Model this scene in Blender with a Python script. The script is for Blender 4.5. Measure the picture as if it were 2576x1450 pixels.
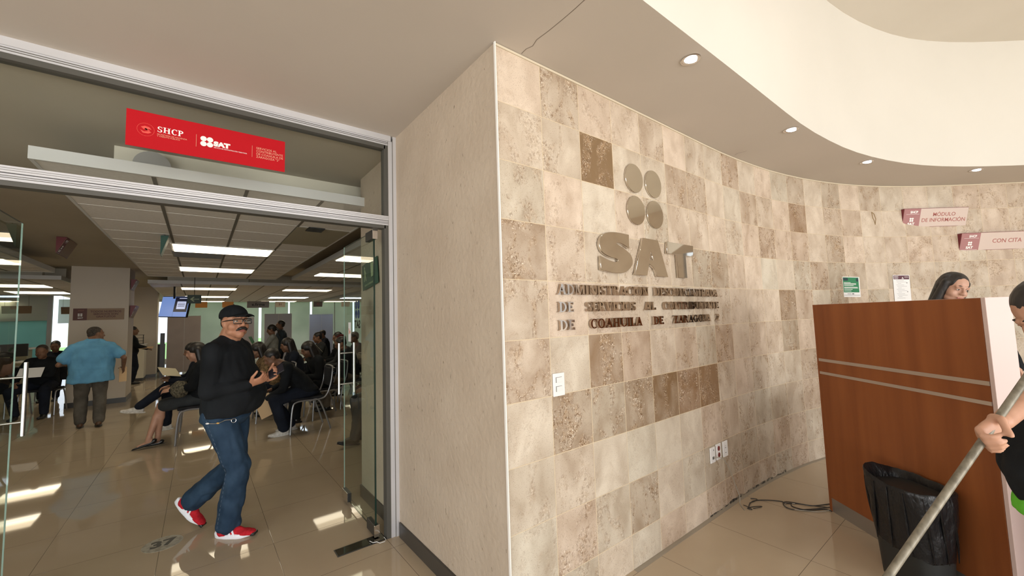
import bpy, bmesh, math, random
from mathutils import Vector as V, Matrix, Euler, noise
R = math.radians
sc = bpy.context.scene
for o in list(bpy.data.objects): bpy.data.objects.remove(o)
COL = sc.collection
random.seed(7)

# ------------------------------------------------------------------ camera, sky, daylight, exposure
FPX, CX, CY = 1006.23, 1288.0, 725.0
yaw, pit, rol = 0.6643, 0.0731, -0.0316
f_ = V((math.sin(yaw)*math.cos(pit), math.cos(yaw)*math.cos(pit), math.sin(pit)))
r0 = V((math.cos(yaw), -math.sin(yaw), 0)); u0 = r0.cross(f_)
r_ = r0*math.cos(rol)+u0*math.sin(rol); u_ = -r0*math.sin(rol)+u0*math.cos(rol)
EYE = V((0, 0, 1.5))
cam = bpy.data.objects.new('camera', bpy.data.cameras.new('camera')); COL.objects.link(cam)
m = Matrix((r_, u_, -f_)).transposed().to_4x4(); m.translation = EYE
cam.matrix_world = m
cam.data.sensor_width = 36; cam.data.lens = 36*FPX/2576; cam.data.clip_start = .05; cam.data.clip_end = 200
sc.camera = cam

w = bpy.data.worlds.new('sky'); sc.world = w; w.use_nodes = True
bg = w.node_tree.nodes['Background']; bg.inputs[0].default_value = (.80, .90, 1, 1); bg.inputs[1].default_value = 1.6

def area(name, loc, rot, sx, sy, power, col=(1, 1, 1), spread=180):
    l = bpy.data.lights.new(name, 'AREA'); l.shape = 'RECTANGLE'; l.size = sx; l.size_y = sy; l.energy = power; l.color = col; l.spread = R(spread)
    o = bpy.data.objects.new(name, l); COL.objects.link(o); o.location = loc; o.rotation_euler = rot
    return o
# daylight entering through the tall front glazing behind the camera and the office's far windows
area('daylight_front_glazing', (1.0, -5.7, 1.1), (R(89), 0, 0), 4.4, 1.9, 285, (1, .975, .95))
area('daylight_left_glazing', (-4.8, -1.5, 1.2), (R(90), 0, R(-90)), 7.5, 2.2, 225, (1, .975, .94))
area('daylight_upper_glazing', (3.6, -5.4, 3.6), (R(104), 0, 0), 8, 1.0, 3, (1, .97, .94))
sun = bpy.data.lights.new('sun', 'SUN'); sun.energy = 10.; sun.angle = R(1.); sun.color = (1, .95, .88)
so = bpy.data.objects.new('sun', sun); COL.objects.link(so); so.rotation_euler = (R(40), 0, R(-8))
sc.view_settings.view_transform = 'Standard'; sc.view_settings.look = 'None'
sc.view_settings.exposure = 0.0; sc.view_settings.gamma = 1

# ------------------------------------------------------------------ measuring helpers (a pixel's ray cut with a real plane)
def ray(x, y): return f_*FPX + r_*(x-CX) - u_*(y-CY)
def atz(x, y, z=0.): d = ray(x, y); return EYE + d*((z-1.5)/d.z)
def aty(x, y, Y): d = ray(x, y); return EYE + d*(Y/d.y)
def atd(x, y, D): return EYE + ray(x, y)*(D/FPX)

# ------------------------------------------------------------------ materials
MATS = {}
def mat(name, col, rough=.6, metal=0., spec=.5, emit=None, est=0., coat=0.):
    m = bpy.data.materials.new(name); m.use_nodes = True; b = m.node_tree.nodes['Principled BSDF']
    b.inputs['Base Color'].default_value = (*col, 1); b.inputs['Roughness'].default_value = rough; b.inputs['Metallic'].default_value = metal
    b.inputs['Specular IOR Level'].default_value = spec; b.inputs['Coat Weight'].default_value = coat
    if emit: b.inputs['Emission Color'].default_value = (*emit, 1); b.inputs['Emission Strength'].default_value = est
    MATS[name] = m; return m
def nn(m, t, **kw):
    n = m.node_tree.nodes.new(t)
    for k, v in kw.items():
        if k[0] == 'i' and k[1:].isdigit(): n.inputs[int(k[1:])].default_value = v
        else: setattr(n, k, v)
    return n
def lk(m, a, b): m.node_tree.links.new(a, b)
def noisy(m, scale, c1, c2, lo=.35, hi=.65, stretch=(1, 1, 1), bump=0., detail=4, bscale=None, bdist=.01):
    """two-tone procedural variation plus bump on a principled material"""
    b = m.node_tree.nodes['Principled BSDF']
    tc = nn(m, 'ShaderNodeTexCoord'); mp = nn(m, 'ShaderNodeMapping'); mp.inputs['Scale'].default_value = stretch
    lk(m, tc.outputs['Object'], mp.inputs[0])
    n = nn(m, 'ShaderNodeTexNoise'); n.inputs['Scale'].default_value = scale; n.inputs['Detail'].default_value = detail
    lk(m, mp.outputs[0], n.inputs['Vector'])
    cr = nn(m, 'ShaderNodeValToRGB'); cr.color_ramp.elements[0].position = lo; cr.color_ramp.elements[1].position = hi
    cr.color_ramp.elements[0].color = (*c1, 1); cr.color_ramp.elements[1].color = (*c2, 1)
    lk(m, n.outputs[0], cr.inputs[0]); lk(m, cr.outputs[0], b.inputs['Base Color'])
    if bump:
        n2 = nn(m, 'ShaderNodeTexNoise'); n2.inputs['Scale'].default_value = bscale or scale*4; n2.inputs['Detail'].default_value = 5
        lk(m, mp.outputs[0], n2.inputs['Vector'])
        bp = nn(m, 'ShaderNodeBump'); bp.inputs['Strength'].default_value = bump; bp.inputs['Distance'].default_value = bdist
        lk(m, n2.outputs[0], bp.inputs['Height']); lk(m, bp.outputs[0], b.inputs['Normal'])
    return m
paint = noisy(mat('cream plaster paint', (.5, .43, .35), .85), 1.2, (.50, .44, .37), (.53, .47, .395), bump=.05, bscale=60)
plaster = noisy(mat('textured plaster', (.4, .33, .25), .75), 2.5, (.44, .36, .275), (.49, .41, .32), bump=.9, bscale=30, bdist=.006)
# pitted scratches in the plaster
def scratches(m):
    b = m.node_tree.nodes['Principled BSDF']; src = b.inputs['Base Color'].links[0].from_socket
    tc = nn(m, 'ShaderNodeTexCoord'); mp = nn(m, 'ShaderNodeMapping'); mp.inputs['Scale'].default_value = (60, 60, 22); mp.inputs['Rotation'].default_value = (.5, 0, 0)
    lk(m, tc.outputs['Object'], mp.inputs[0]); n = nn(m, 'ShaderNodeTexNoise'); n.inputs['Scale'].default_value = 1.; n.inputs['Detail'].default_value = 2
    lk(m, mp.outputs[0], n.inputs['Vector'])
    cr = nn(m, 'ShaderNodeValToRGB'); cr.color_ramp.elements[0].position = .70; cr.color_ramp.elements[1].position = .78
    lk(m, n.outputs[0], cr.inputs[0])
    mx = nn(m, 'ShaderNodeMix', data_type='RGBA'); mx.inputs[7].default_value = (.20, .16, .11, 1)
    lk(m, cr.outputs[0], mx.inputs[0]); lk(m, src, mx.inputs[6]); lk(m, mx.outputs[2], b.inputs['Base Color'])
scratches(plaster)
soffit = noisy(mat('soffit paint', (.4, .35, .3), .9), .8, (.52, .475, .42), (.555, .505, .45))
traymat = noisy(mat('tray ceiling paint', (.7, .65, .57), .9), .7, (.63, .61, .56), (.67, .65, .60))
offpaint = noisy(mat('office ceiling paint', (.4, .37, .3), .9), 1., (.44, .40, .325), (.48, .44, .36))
panelmat = noisy(mat('ceiling tile panel', (.5, .5, .5), .9), 40, (.70, .68, .65), (.76, .74, .72))
seammat = mat('ceiling grid seam', (.15, .14, .12), .8)
white = mat('white enamel', (.75, .75, .74), .4)
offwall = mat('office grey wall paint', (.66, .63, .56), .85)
alu = noisy(mat('brushed aluminium', (.6, .6, .62), .45, .25), 3, (.56, .56, .58), (.60, .60, .62))
chrome = mat('polished steel', (.75, .74, .73), .12, 1.)
steel = mat('satin steel', (.62, .61, .60), .28, 1.)
dark = mat('dark metal', (.05, .05, .05), .35, .6)
bronze = mat('champagne mirror metal', (.62, .57, .50), .035, 1.)
letterm = mat('polished letter metal', (.46, .38, .31), .10, 1.)
basebd = mat('grey porcelain skirting', (.045, .041, .036), .3)
black = mat('black plastic', (.012, .012, .012), .4)
grout = mat('light grout', (.62, .55, .42), .9)
woodm = mat('reddish brown laminate', (.3, .1, .03), .5, spec=.3)
noisy(woodm, 2.2, (.20, .058, .016), (.275, .088, .025), .3, .7, stretch=(5, 5, .35), detail=6)
laminate = mat('pale pink laminate', (.62, .48, .45), .4)
kick = mat('brushed steel kick plate', (.42, .39, .35), .35, .8)
stripm = mat('aluminium strip', (.55, .47, .40), .35, .7)

def glassmat(name, col=(.955, .97, .96), rough=0., fac=.10):
    m = bpy.data.materials.new(name); m.use_nodes = True; nt = m.node_tree; nt.nodes.clear()
    out = nn(m, 'ShaderNodeOutputMaterial'); tr = nn(m, 'ShaderNodeBsdfTransparent'); tr.inputs[0].default_value = (*col, 1)
    gl = nn(m, 'ShaderNodeBsdfGlossy'); gl.inputs['Roughness'].default_value = rough
    fr = nn(m, 'ShaderNodeFresnel'); fr.inputs[0].default_value = 1.5; ge = nn(m, 'ShaderNodeNewGeometry')
    sb = nn(m, 'ShaderNodeMath', operation='SUBTRACT'); sb.inputs[0].default_value = 1; lk(m, ge.outputs['Backfacing'], sb.inputs[1])
    ml = nn(m, 'ShaderNodeMath', operation='MULTIPLY'); lk(m, fr.outputs[0], ml.inputs[0]); lk(m, sb.outputs[0], ml.inputs[1])
    mx = nn(m, 'ShaderNodeMixShader'); lk(m, ml.outputs[0], mx.inputs[0]); lk(m, tr.outputs[0], mx.inputs[1]); lk(m, gl.outputs[0], mx.inputs[2])
    lk(m, mx.outputs[0], out.inputs[0]); MATS[name] = m; return m
glass = glassmat('clear glass')
glassg = glassmat('greenish door glass', (.90, .945, .915))
edgeg = mat('dark green glass edge', (.01, .03, .022), .1)
edgel = mat('pale glass edge', (.35, .5, .46), .15)

def film(name, c1, c2, scale=.6):
    m = bpy.data.materials.new(name); m.use_nodes = True; nt = m.node_tree; nt.nodes.clear()
    out = nn(m, 'ShaderNodeOutputMaterial'); tl = nn(m, 'ShaderNodeBsdfTranslucent'); df = nn(m, 'ShaderNodeBsdfDiffuse')
    tc = nn(m, 'ShaderNodeTexCoord'); n = nn(m, 'ShaderNodeTexNoise'); n.inputs['Scale'].default_value = scale; n.inputs['Detail'].default_value = 6
    cr = nn(m, 'ShaderNodeValToRGB'); cr.color_ramp.elements[0].position = .38; cr.color_ramp.elements[1].position = .62
    cr.color_ramp.elements[0].color = (*c1, 1); cr.color_ramp.elements[1].color = (*c2, 1)
    lk(m, tc.outputs['Object'], n.inputs[0]); lk(m, n.outputs[0], cr.inputs[0]); lk(m, cr.outputs[0], tl.inputs[0])
    mx = nn(m, 'ShaderNodeMixShader'); mx.inputs[0].default_value = .2; lk(m, tl.outputs[0], mx.inputs[1]); lk(m, df.outputs[0], mx.inputs[2])
    df.inputs[0].default_value = (.3, .3, .28, 1)
    lk(m, mx.outputs[0], out.inputs[0]); return m
filmm = film('frosted window film', (.52, .52, .45), (.62, .61, .53))
filmg = film('green tinted window film', (.30, .47, .44), (.36, .54, .50))
filmb = film('pale bright blind', (.8, .86, .86), (.9, .93, .92))

def stone():
    m = bpy.data.materials.new('travertine tiles'); m.use_nodes = True; b = m.node_tree.nodes['Principled BSDF']; b.inputs['Roughness'].default_value = .42
    b.inputs['Specular IOR Level'].default_value = .35
    uv = nn(m, 'ShaderNodeUVMap'); uv.uv_map = 'UVMap'
    at = nn(m, 'ShaderNodeAttribute'); at.attribute_name = 'tone'
    sp = nn(m, 'ShaderNodeSeparateXYZ'); lk(m, uv.outputs[0], sp.inputs[0])
    def math_(op, a, b_=None):
        n = nn(m, 'ShaderNodeMath', operation=op)
        for i, x in enumerate((a, b_)):
            if x is None: continue
            if isinstance(x, (int, float)): n.inputs[i].default_value = x
            else: lk(m, x, n.inputs[i])
        return n.outputs[0]
    def fl(s): return math_('FLOOR', s)
    def edge(s):
        fr = math_('FRACT', s); return math_('MINIMUM', fr, math_('SUBTRACT', 1., fr))
    e = math_('MINIMUM', edge(sp.outputs[0]), edge(sp.outputs[1]))
    jm = nn(m, 'ShaderNodeMapRange'); jm.inputs[1].default_value = .0035; jm.inputs[2].default_value = .0075; lk(m, e, jm.inputs[0])  # 0 in joint
    cell = nn(m, 'ShaderNodeCombineXYZ'); lk(m, fl(sp.outputs[0]), cell.inputs[0]); lk(m, fl(sp.outputs[1]), cell.inputs[1])
    wn = nn(m, 'ShaderNodeTexWhiteNoise', noise_dimensions='3D'); lk(m, cell.outputs[0], wn.inputs[0])
    off = nn(m, 'ShaderNodeVectorMath', operation='SCALE'); lk(m, wn.outputs[1], off.inputs[0]); off.inputs[3].default_value = 40
    ad = nn(m, 'ShaderNodeVectorMath', operation='ADD'); lk(m, uv.outputs[0], ad.inputs[0]); lk(m, off.outputs[0], ad.inputs[1])
    def noi(scale, det, dist=0., sx=1., sy=1., rough=.5):
        mp = nn(m, 'ShaderNodeMapping'); mp.inputs['Scale'].default_value = (sx, sy, 1); lk(m, ad.outputs[0], mp.inputs[0])
        n = nn(m, 'ShaderNodeTexNoise'); n.inputs['Scale'].default_value = scale; n.inputs['Detail'].default_value = det; n.inputs['Distortion'].default_value = dist
        n.inputs['Roughness'].default_value = rough
        lk(m, mp.outputs[0], n.inputs['Vector']); return n.outputs[0]
    def rng(s, a, b_, c=0., d=1.):
        n = nn(m, 'ShaderNodeMapRange'); n.inputs[1].default_value = a; n.inputs[2].default_value = b_; n.inputs[3].default_value = c; n.inputs[4].default_value = d
        lk(m, s, n.inputs[0]); return n.outputs[0]
    tone = at.outputs['Fac']
    cloud = noi(1.7, 5, .5, 1.25, .8)
    # brown amount = tone + cloud variation
    br = math_('ADD', tone, rng(cloud, .3, .7, -.20, .26))
    mxa = nn(m, 'ShaderNodeMix', data_type='RGBA'); mxa.inputs[6].default_value = (.66, .58, .485, 1); mxa.inputs[7].default_value = (.22, .135, .07, 1)
    lk(m, br, mxa.inputs[0])
    # cool / pink variation per tile
    mxb = nn(m, 'ShaderNodeMix', data_type='RGBA', blend_type='MULTIPLY'); mxb.inputs[0].default_value = 1
    tint = nn(m, 'ShaderNodeMix', data_type='RGBA'); tint.inputs[6].default_value = (1.04, .98, .94, 1); tint.inputs[7].default_value = (.95, .98, .955, 1); lk(m, wn.outputs[0], tint.inputs[0])
    lk(m, mxa.outputs[2], mxb.inputs[6]); lk(m, tint.outputs[2], mxb.inputs[7])
    # clusters of pits
    vein = rng(noi(1.5, 4, 1.2, 1.5, .75, .6), .47, .60)
    dens = math_('MULTIPLY', vein, rng(tone, .12, .5, .2, 1.2))
    fine = noi(19, 4, .6, 1, .8, .7)
    pit = math_('MULTIPLY', rng(fine, .52, .58), dens)
    pit2 = math_('MULTIPLY', rng(noi(34, 3, .3, 1, 1, .7), .58, .65), dens)
    spk = math_('MULTIPLY', rng(noi(70, 1, 0), .655, .70), .55)
    dk = math_('MAXIMUM', math_('MULTIPLY', pit, .72), spk)
    halo = nn(m, 'ShaderNodeMix', data_type='RGBA'); halo.inputs[7].default_value = (.40, .27, .155, 1); lk(m, math_('MULTIPLY', math_('MULTIPLY', dens, rng(noi(7, 4, .8), .40, .62)), .55), halo.inputs[0]); lk(m, mxb.outputs[2], halo.inputs[6])
    mxc = nn(m, 'ShaderNodeMix', data_type='RGBA'); mxc.inputs[7].default_value = (.17, .095, .045, 1); lk(m, dk, mxc.inputs[0]); lk(m, halo.outputs[2], mxc.inputs[6])
    mxd = nn(m, 'ShaderNodeMix', data_type='RGBA'); mxd.inputs[7].default_value = (.86, .78, .66, 1); lk(m, math_('MULTIPLY', pit2, .85), mxd.inputs[0]); lk(m, mxc.outputs[2], mxd.inputs[6])
    mxj = nn(m, 'ShaderNodeMix', data_type='RGBA'); mxj.inputs[6].default_value = (.70, .58, .40, 1); lk(m, jm.outputs[0], mxj.inputs[0]); lk(m, mxd.outputs[2], mxj.inputs[7])
    lk(m, mxj.outputs[2], b.inputs['Base Color'])
    h = math_('SUBTRACT', jm.outputs[0], math_('MULTIPLY', pit, .8))
    bp = nn(m, 'ShaderNodeBump'); bp.inputs['Strength'].default_value = .5; bp.inputs['Distance'].default_value = .004; lk(m, h, bp.inputs['Height']); lk(m, bp.outputs[0], b.inputs['Normal'])
    rr = nn(m, 'ShaderNodeMapRange'); rr.inputs[3].default_value = .38; rr.inputs[4].default_value = .7; lk(m, dens, rr.inputs[0]); lk(m, rr.outputs[0], b.inputs['Roughness'])
    return m
stonem = stone()

def floormat():
    m = mat('polished porcelain floor', (.5, .4, .3), .035, spec=.32); b = m.node_tree.nodes['Principled BSDF']
    tc = nn(m, 'ShaderNodeTexCoord'); sp = nn(m, 'ShaderNodeSeparateXYZ'); lk(m, tc.outputs['Object'], sp.inputs[0])
    def edge(sock, off, mod):
        a = nn(m, 'ShaderNodeMath', operation='SUBTRACT'); lk(m, sock, a.inputs[0]); a.inputs[1].default_value = off
        d = nn(m, 'ShaderNodeMath', operation='DIVIDE'); lk(m, a.outputs[0], d.inputs[0]); d.inputs[1].default_value = mod
        f = nn(m, 'ShaderNodeMath', operation='FRACT'); lk(m, d.outputs[0], f.inputs[0])
        s = nn(m, 'ShaderNodeMath', operation='SUBTRACT'); s.inputs[0].default_value = 1; lk(m, f.outputs[0], s.inputs[1])
        mi = nn(m, 'ShaderNodeMath', operation='MINIMUM'); lk(m, f.outputs[0], mi.inputs[0]); lk(m, s.outputs[0], mi.inputs[1]); return mi.outputs[0]
    mi = nn(m, 'ShaderNodeMath', operation='MINIMUM'); lk(m, edge(sp.outputs[0], 1.05-20*.616, .616), mi.inputs[0]); lk(m, edge(sp.outputs[1], .9-20*.6, .6), mi.inputs[1])
    mr = nn(m, 'ShaderNodeMapRange'); mr.inputs[1].default_value = .001; mr.inputs[2].default_value = .003; lk(m, mi.outputs[0], mr.inputs[0])
    n = nn(m, 'ShaderNodeTexNoise'); n.inputs['Scale'].default_value = 1.3; n.inputs['Detail'].default_value = 5; lk(m, tc.outputs['Object'], n.inputs['Vector'])
    cr = nn(m, 'ShaderNodeValToRGB'); cr.color_ramp.elements[0].position = .3; cr.color_ramp.elements[1].position = .7
    cr.color_ramp.elements[0].color = (.44, .355, .255, 1); cr.color_ramp.elements[1].color = (.50, .41, .295, 1); lk(m, n.outputs[0], cr.inputs[0])
    mx = nn(m, 'ShaderNodeMix', data_type='RGBA'); mx.inputs[6].default_value = (.10, .08, .06, 1); lk(m, mr.outputs[0], mx.inputs[0]); lk(m, cr.outputs[0], mx.inputs[7])
    lk(m, mx.outputs[2], b.inputs['Base Color'])
    bp = nn(m, 'ShaderNodeBump'); bp.inputs['Strength'].default_value = .3; bp.inputs['Distance'].default_value = .001; lk(m, mr.outputs[0], bp.inputs['Height']); lk(m, bp.outputs[0], b.inputs['Normal'])
    return m
floorm = floormat()
def cloth(name, c, var=.25, rough=.9, scale=6):
    return noisy(mat(name, c, rough, spec=.2), scale, tuple(x*(1-var) for x in c), tuple(x*(1+var) for x in c), bump=.25, bscale=250, bdist=.002)
LIT = mat('lit fluorescent diffuser', (.9, .85, .7), .6, emit=(1, .87, .64), est=6.9)
LITW = mat('daylight white diffuser', (.85, .9, .95), .6, emit=(.75, .88, 1), est=4.5)
LITD = mat('dimmer diffuser strip', (.85, .8, .66), .6, emit=(1, .82, .55), est=4)

# ------------------------------------------------------------------ mesh helpers
def tag(o, label=None, cat=None, group=None, kind=None):
    if label: o['label'] = label
    if cat: o['category'] = cat
    if group: o['group'] = group
    if kind: o['kind'] = kind
    return o
def thing(name, label, cat, loc=(0, 0, 0), rz=0., group=None):
    o = bpy.data.objects.new(name, None); COL.objects.link(o); o.location = loc; o.rotation_euler = (0, 0, rz); o.empty_display_size = .1
    return tag(o, label, cat, group)
def link(name, me, m=None, parent=None, smooth=False, loc=None):
    o = bpy.data.objects.new(name, me); COL.objects.link(o)
    if m: me.materials.append(m)
    if parent: o.parent = parent
    if loc is not None: o.location = loc
    if smooth:
        for p in me.polygons: p.use_smooth = True
    return o
class MB:
    def __init__(s): s.v = []; s.f = []
    def add(s, vs, fs, M=None):
        k = len(s.v); s.v += [(M @ V(v) if M else V(v)) for v in vs]; s.f += [[i+k for i in f] for f in fs]; return s
    def box(s, x0, x1, y0, y1, z0, z1, M=None):
        return s.add([(x, y, z) for z in (z0, z1) for y in (y0, y1) for x in (x0, x1)], [(0, 2, 3, 1), (4, 5, 7, 6), (0, 1, 5, 4), (2, 6, 7, 3), (0, 4, 6, 2), (1, 3, 7, 5)], M)
    def prism(s, poly, h0, h1, M=None):   # polygon in xy, extruded in z
        n = len(poly); a = sum(poly[i][0]*poly[(i+1) % n][1]-poly[(i+1) % n][0]*poly[i][1] for i in range(n))
        if a < 0: poly = poly[::-1]
        vs = [(p[0], p[1], h0) for p in poly]+[(p[0], p[1], h1) for p in poly]
        return s.add(vs, [list(range(n))[::-1], list(range(n, 2*n))]+[(i, (i+1) % n, n+(i+1) % n, n+i) for i in range(n)], M)
    def loft(s, rings, cap=True):
        n = len(rings[0]); k = len(s.v)
        for r in rings: s.v += [V(p) for p in r]
        for j in range(len(rings)-1):
            for i in range(n): s.f.append([k+j*n+i, k+j*n+(i+1) % n, k+(j+1)*n+(i+1) % n, k+(j+1)*n+i])
        if cap: s.f.append([k+i for i in range(n)][::-1]); s.f.append([k+(len(rings)-1)*n+i for i in range(n)])
        return s
    def tube(s, pts, r, n=8, cap=True):
        pts = [V(p) for p in pts]; rings = []; up = V((0, 0, 1))
        for i, p in enumerate(pts):
            t = (pts[min(i+1, len(pts)-1)]-pts[max(i-1, 0)]).normalized()
            if i == 0:
                a = t.cross(up if abs(t.z) < .95 else V((1, 0, 0))).normalized()
            else:
                a = (a - t*a.dot(t)).normalized()
            b = t.cross(a); rr = r[i] if isinstance(r, (list, tuple)) else r
            rings.append([p+(a*math.cos(2*math.pi*j/n)+b*math.sin(2*math.pi*j/n))*rr for j in range(n)])
        return s.loft(rings, cap)
    def lathe(s, prof, n=20, c=(0, 0, 0), M=None):
        rings = [[V((c[0]+r*math.cos(2*math.pi*j/n), c[1]+r*math.sin(2*math.pi*j/n), c[2]+z)) for j in range(n)] for r, z in prof]
        if M: rings = [[M @ p for p in r] for r in rings]
        return s.loft(rings)
    def mesh(s, name):
        me = bpy.data.meshes.new(name); me.from_pydata([tuple(v) for v in s.v], [], s.f)
        bm = bmesh.new(); bm.from_mesh(me); bmesh.ops.recalc_face_normals(bm, faces=bm.faces); bm.to_mesh(me); bm.free()
        return me
    def build(s, name, m, parent=None, smooth=False, bevel=0., loc=None):
        o = link(name, s.mesh(name), m, parent, smooth, loc)
        if bevel: md = o.modifiers.new('bevel', 'BEVEL'); md.width = bevel; md.segments = 2; md.limit_method = 'ANGLE'
        if smooth:
            md = o.modifiers.new('edges', 'EDGE_SPLIT'); md.split_angle = R(40)
        return o
def box(name, x0, x1, y0, y1, z0, z1, m, parent=None, bevel=0.): return MB().box(x0, x1, y0, y1, z0, z1).build(name, m, parent, bevel=bevel)
def struct(o): o['kind'] = 'structure'; return o
def text(name, s, size, m, M, parent=None, ext=.001, align='CENTER', bold=0., sx=1., spacing=1., line=1.):
    c = bpy.data.curves.new('t', 'FONT'); c.body = s; c.size = size; c.extrude = ext; c.align_x = align; c.align_y = 'CENTER'; c.offset = bold
    c.space_character = spacing; c.space_line = line; c.resolution_u = 3
    o = bpy.data.objects.new('t', c); COL.objects.link(o); dg = bpy.context.evaluated_depsgraph_get(); me = bpy.data.meshes.new_from_object(o.evaluated_get(dg))
    bpy.data.objects.remove(o); me.transform(M @ Matrix.Diagonal((sx, 1, 1, 1))); me.materials.clear()
    return link(name, me, m, parent)
def frame(o, xa, up):   # matrix: local x along xa, local y along up, z = x cross y
    xa = V(xa).normalized(); up = V(up); up = (up-xa*up.dot(xa)).normalized(); zz = xa.cross(up)
    M = Matrix((xa, up, zz)).transposed().to_4x4(); M.translation = V(o); return M
def dup(root, loc=None, rz=None, label=None):
    def cp(o, par):
        c = o.copy(); COL.objects.link(c); c.parent = par
        for ch in [x for x in bpy.data.objects if x.parent == o and x != c]: cp(ch, c)
        return c
    c = cp(root, None)
    if loc is not None: c.location = loc
    if rz is not None: c.rotation_euler = (0, 0, rz)
    if label: c['label'] = label
    return c

def catmull(P, n=6):
    P = [V(p) for p in P]; out = []
    for i in range(len(P)-1):
        p0, p1, p2, p3 = P[max(i-1, 0)], P[i], P[i+1], P[min(i+2, len(P)-1)]
        for k in range(n):
            t = k/n; out.append(.5*((2*p1)+(p2-p0)*t+(2*p0-5*p1+4*p2-p3)*t*t+(3*p1-p0-3*p2+p3)*t**3))
    return out+[P[-1]]
# ------------------------------------------------------------------ stone wall path (plan), tiles of 0.2993 m
ZC = 2.877; TW = .2993; TH = .298
WTH = [-.3, -.3, -.3, -.2, 0, .1, .1, -.6, -2.5, -4.5, -6.1, -9, -12, -15, -18, -22, -26.7, -31.2, -35.1, -37.8, -39.6, -40.8, -41.5]+[-42]*9
WP = [V((1.139, 1.535))]
for t in WTH: WP.append(WP[-1]+TW*V((math.cos(R(t)), math.sin(R(t)))))
def wpos(s, z=0., out=0.):   # s in tile units along the wall, out = distance from the face into the foyer
    i = int(max(0, min(len(WP)-2, math.floor(s)))); p = WP[i].lerp(WP[i+1], s-i); d = (WP[i+1]-WP[i]).normalized(); n = V((d.y, -d.x))
    return V((p.x+n.x*out, p.y+n.y*out, z))
def wdir(s):
    i = int(max(0, min(len(WP)-2, math.floor(s)))); d = (WP[i+1]-WP[i]).normalized(); return V((d.x, d.y, 0))
def wframe(s, z, out=0.): return frame(wpos(s, z, out), wdir(s), (0, 0, 1))

# ================================================================== SETTING
struct(box('floor', -9, 14, -6, 25, -.12, 0, floorm))
TONE = ['.1 .5 .25 .25 .35 .12 .3 .25 .5 .15 .2 .25 .4 .15 .45 .15 .4 .25 .15 .2 .3 .3 .35',
        '.25 .35 1. .2 .2 .5 .45 .15 .2 .5 .3 .25 .75 .1 .35 .35 .15 .2 .3 .3 .3 .3 .3',
        '.35 .25 .15 .25 .35 .35 .3 .2 .3 .3 .5 .3 .45 .2 .5 .2 .2 .3 .3 .3 .25 .3 .3',
        '.6 .35 .3 .3 .35 .35 .5 .6 .35 .15 .1 .15 .4 .5 .5 .4 .2 .35 .3 .3 .35 .3 .3',
        '.4 .2 .25 .25 .25 .3 .3 .4 .3 .3 .25 .7 .45 .25 .45 .25 .45 .2 .3 .3 .3 .3 .3',
        '.4 .15 .7 .5 .25 .45 .4 .6 .25 .4 .3 .6 .3 .3 .3 .3 .3 .3 .3 .3 .3 .3 .3',
        '.15 .6 .5 .65 .8 .8 .85 .35 .3 .45 .3 .3 .5 .6 .3 .3 .3 .3 .3 .3 .3 .3 .3',
        '.25 .3 .12 .12 .05 .1 .3 .35 .4 .4 .5 .35 .4 .35 .3 .3 .3 .3 .3 .3 .3 .3 .3',
        '.2 .4 .3 .5 .12 .25 .4 .45 .45 .4 .45 .4 .35 .3 .3 .3 .3 .3 .3 .3 .3 .3 .3',
        '.15 .3 .2 .2 .3 .15 .4 .45 .4 .45 .4 .45 .3 .3 .3 .3 .3 .3 .3 .3 .3 .3 .3']
TONE = [[float(x) for x in r.split()] for r in TONE]
def build_stone():
    bm = bmesh.new(); uvl = bm.loops.layers.uv.new('UVMap'); fl = bm.faces.layers.float.new('tone')
    n = len(WP)-1
    for i in range(n):
        for j in range(10):
            z1 = ZC-j*TH; z0 = max(0, ZC-(j+1)*TH); j0 = j; j1 = j+(z1-z0)/TH
            ps = [wpos(i+1e-6, z0), wpos(i+1-1e-6, z0), wpos(i+1-1e-6, z1), wpos(i+1e-6, z1)]
            f = bm.faces.new([bm.verts.new(p) for p in ps])
            f[fl] = TONE[j][i]*.92+max(0, TONE[j][i]-.5)*.4 if i < 23 else random.uniform(.15, .5)
            for l, c in zip(f.loops, ((i, 20-j1), (i+1, 20-j1), (i+1, 20-j0), (i, 20-j0))): l[uvl].uv = c
    # back of the slab
    for i in range(n):
        f = bm.faces.new([bm.verts.new(p) for p in (wpos(i+1, 0, -.14), wpos(i, 0, -.14), wpos(i, ZC, -.14), wpos(i+1, ZC, -.14))])
        for l in f.loops: l[uvl].uv = (.5, .5)
    bmesh.ops.remove_doubles(bm, verts=bm.verts, dist=1e-4)
    me = bpy.data.meshes.new('wall_right'); bm.to_mesh(me); bm.free()
    struct(link('wall_right', me, stonem))
build_stone()
# thin white edge trim on the corner and the light bead under the soffit
struct(box('trim_1', 1.133, 1.139, 1.524, 1.536, 0, ZC, mat('white corner bead', (.8, .78, .74), .6)))
b = MB(); b.loft([[wpos(s, ZC-.014, .006), wpos(s, ZC-.002, .006), wpos(s, ZC-.002, -.002), wpos(s, ZC-.014, -.002)] for s in [x*.5 for x in range(0, 60)]])
struct(b.build('trim_2', grout))
# plaster pier between the stone wall and the glass entrance, running on into the office
struct(box('wall_entrance', 1.139, 1.35, 1.542, 3.65, 0, ZC, plaster))
struct(box('wall_divider', 1.35, 13.5, 3.45, 3.65, 0, 3.2, offwall))
struct(box('baseboard_entrance', 1.127, 1.139, 1.536, 2.80, 0, .098, basebd, bevel=.002))
struct(box('baseboard_office', 1.127, 1.139, 2.88, 3.66, 0, .098, basebd, bevel=.002))
struct(MB().loft([[wpos(s, 0, .03), wpos(s, .0012, .03), wpos(s, .0012, .002), wpos(s, 0, .002)] for s in [x*.5 for x in range(6, 40)]]).build('trim_3', mat('grey dusty floor strip', (.33, .29, .23), .8)))
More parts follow.
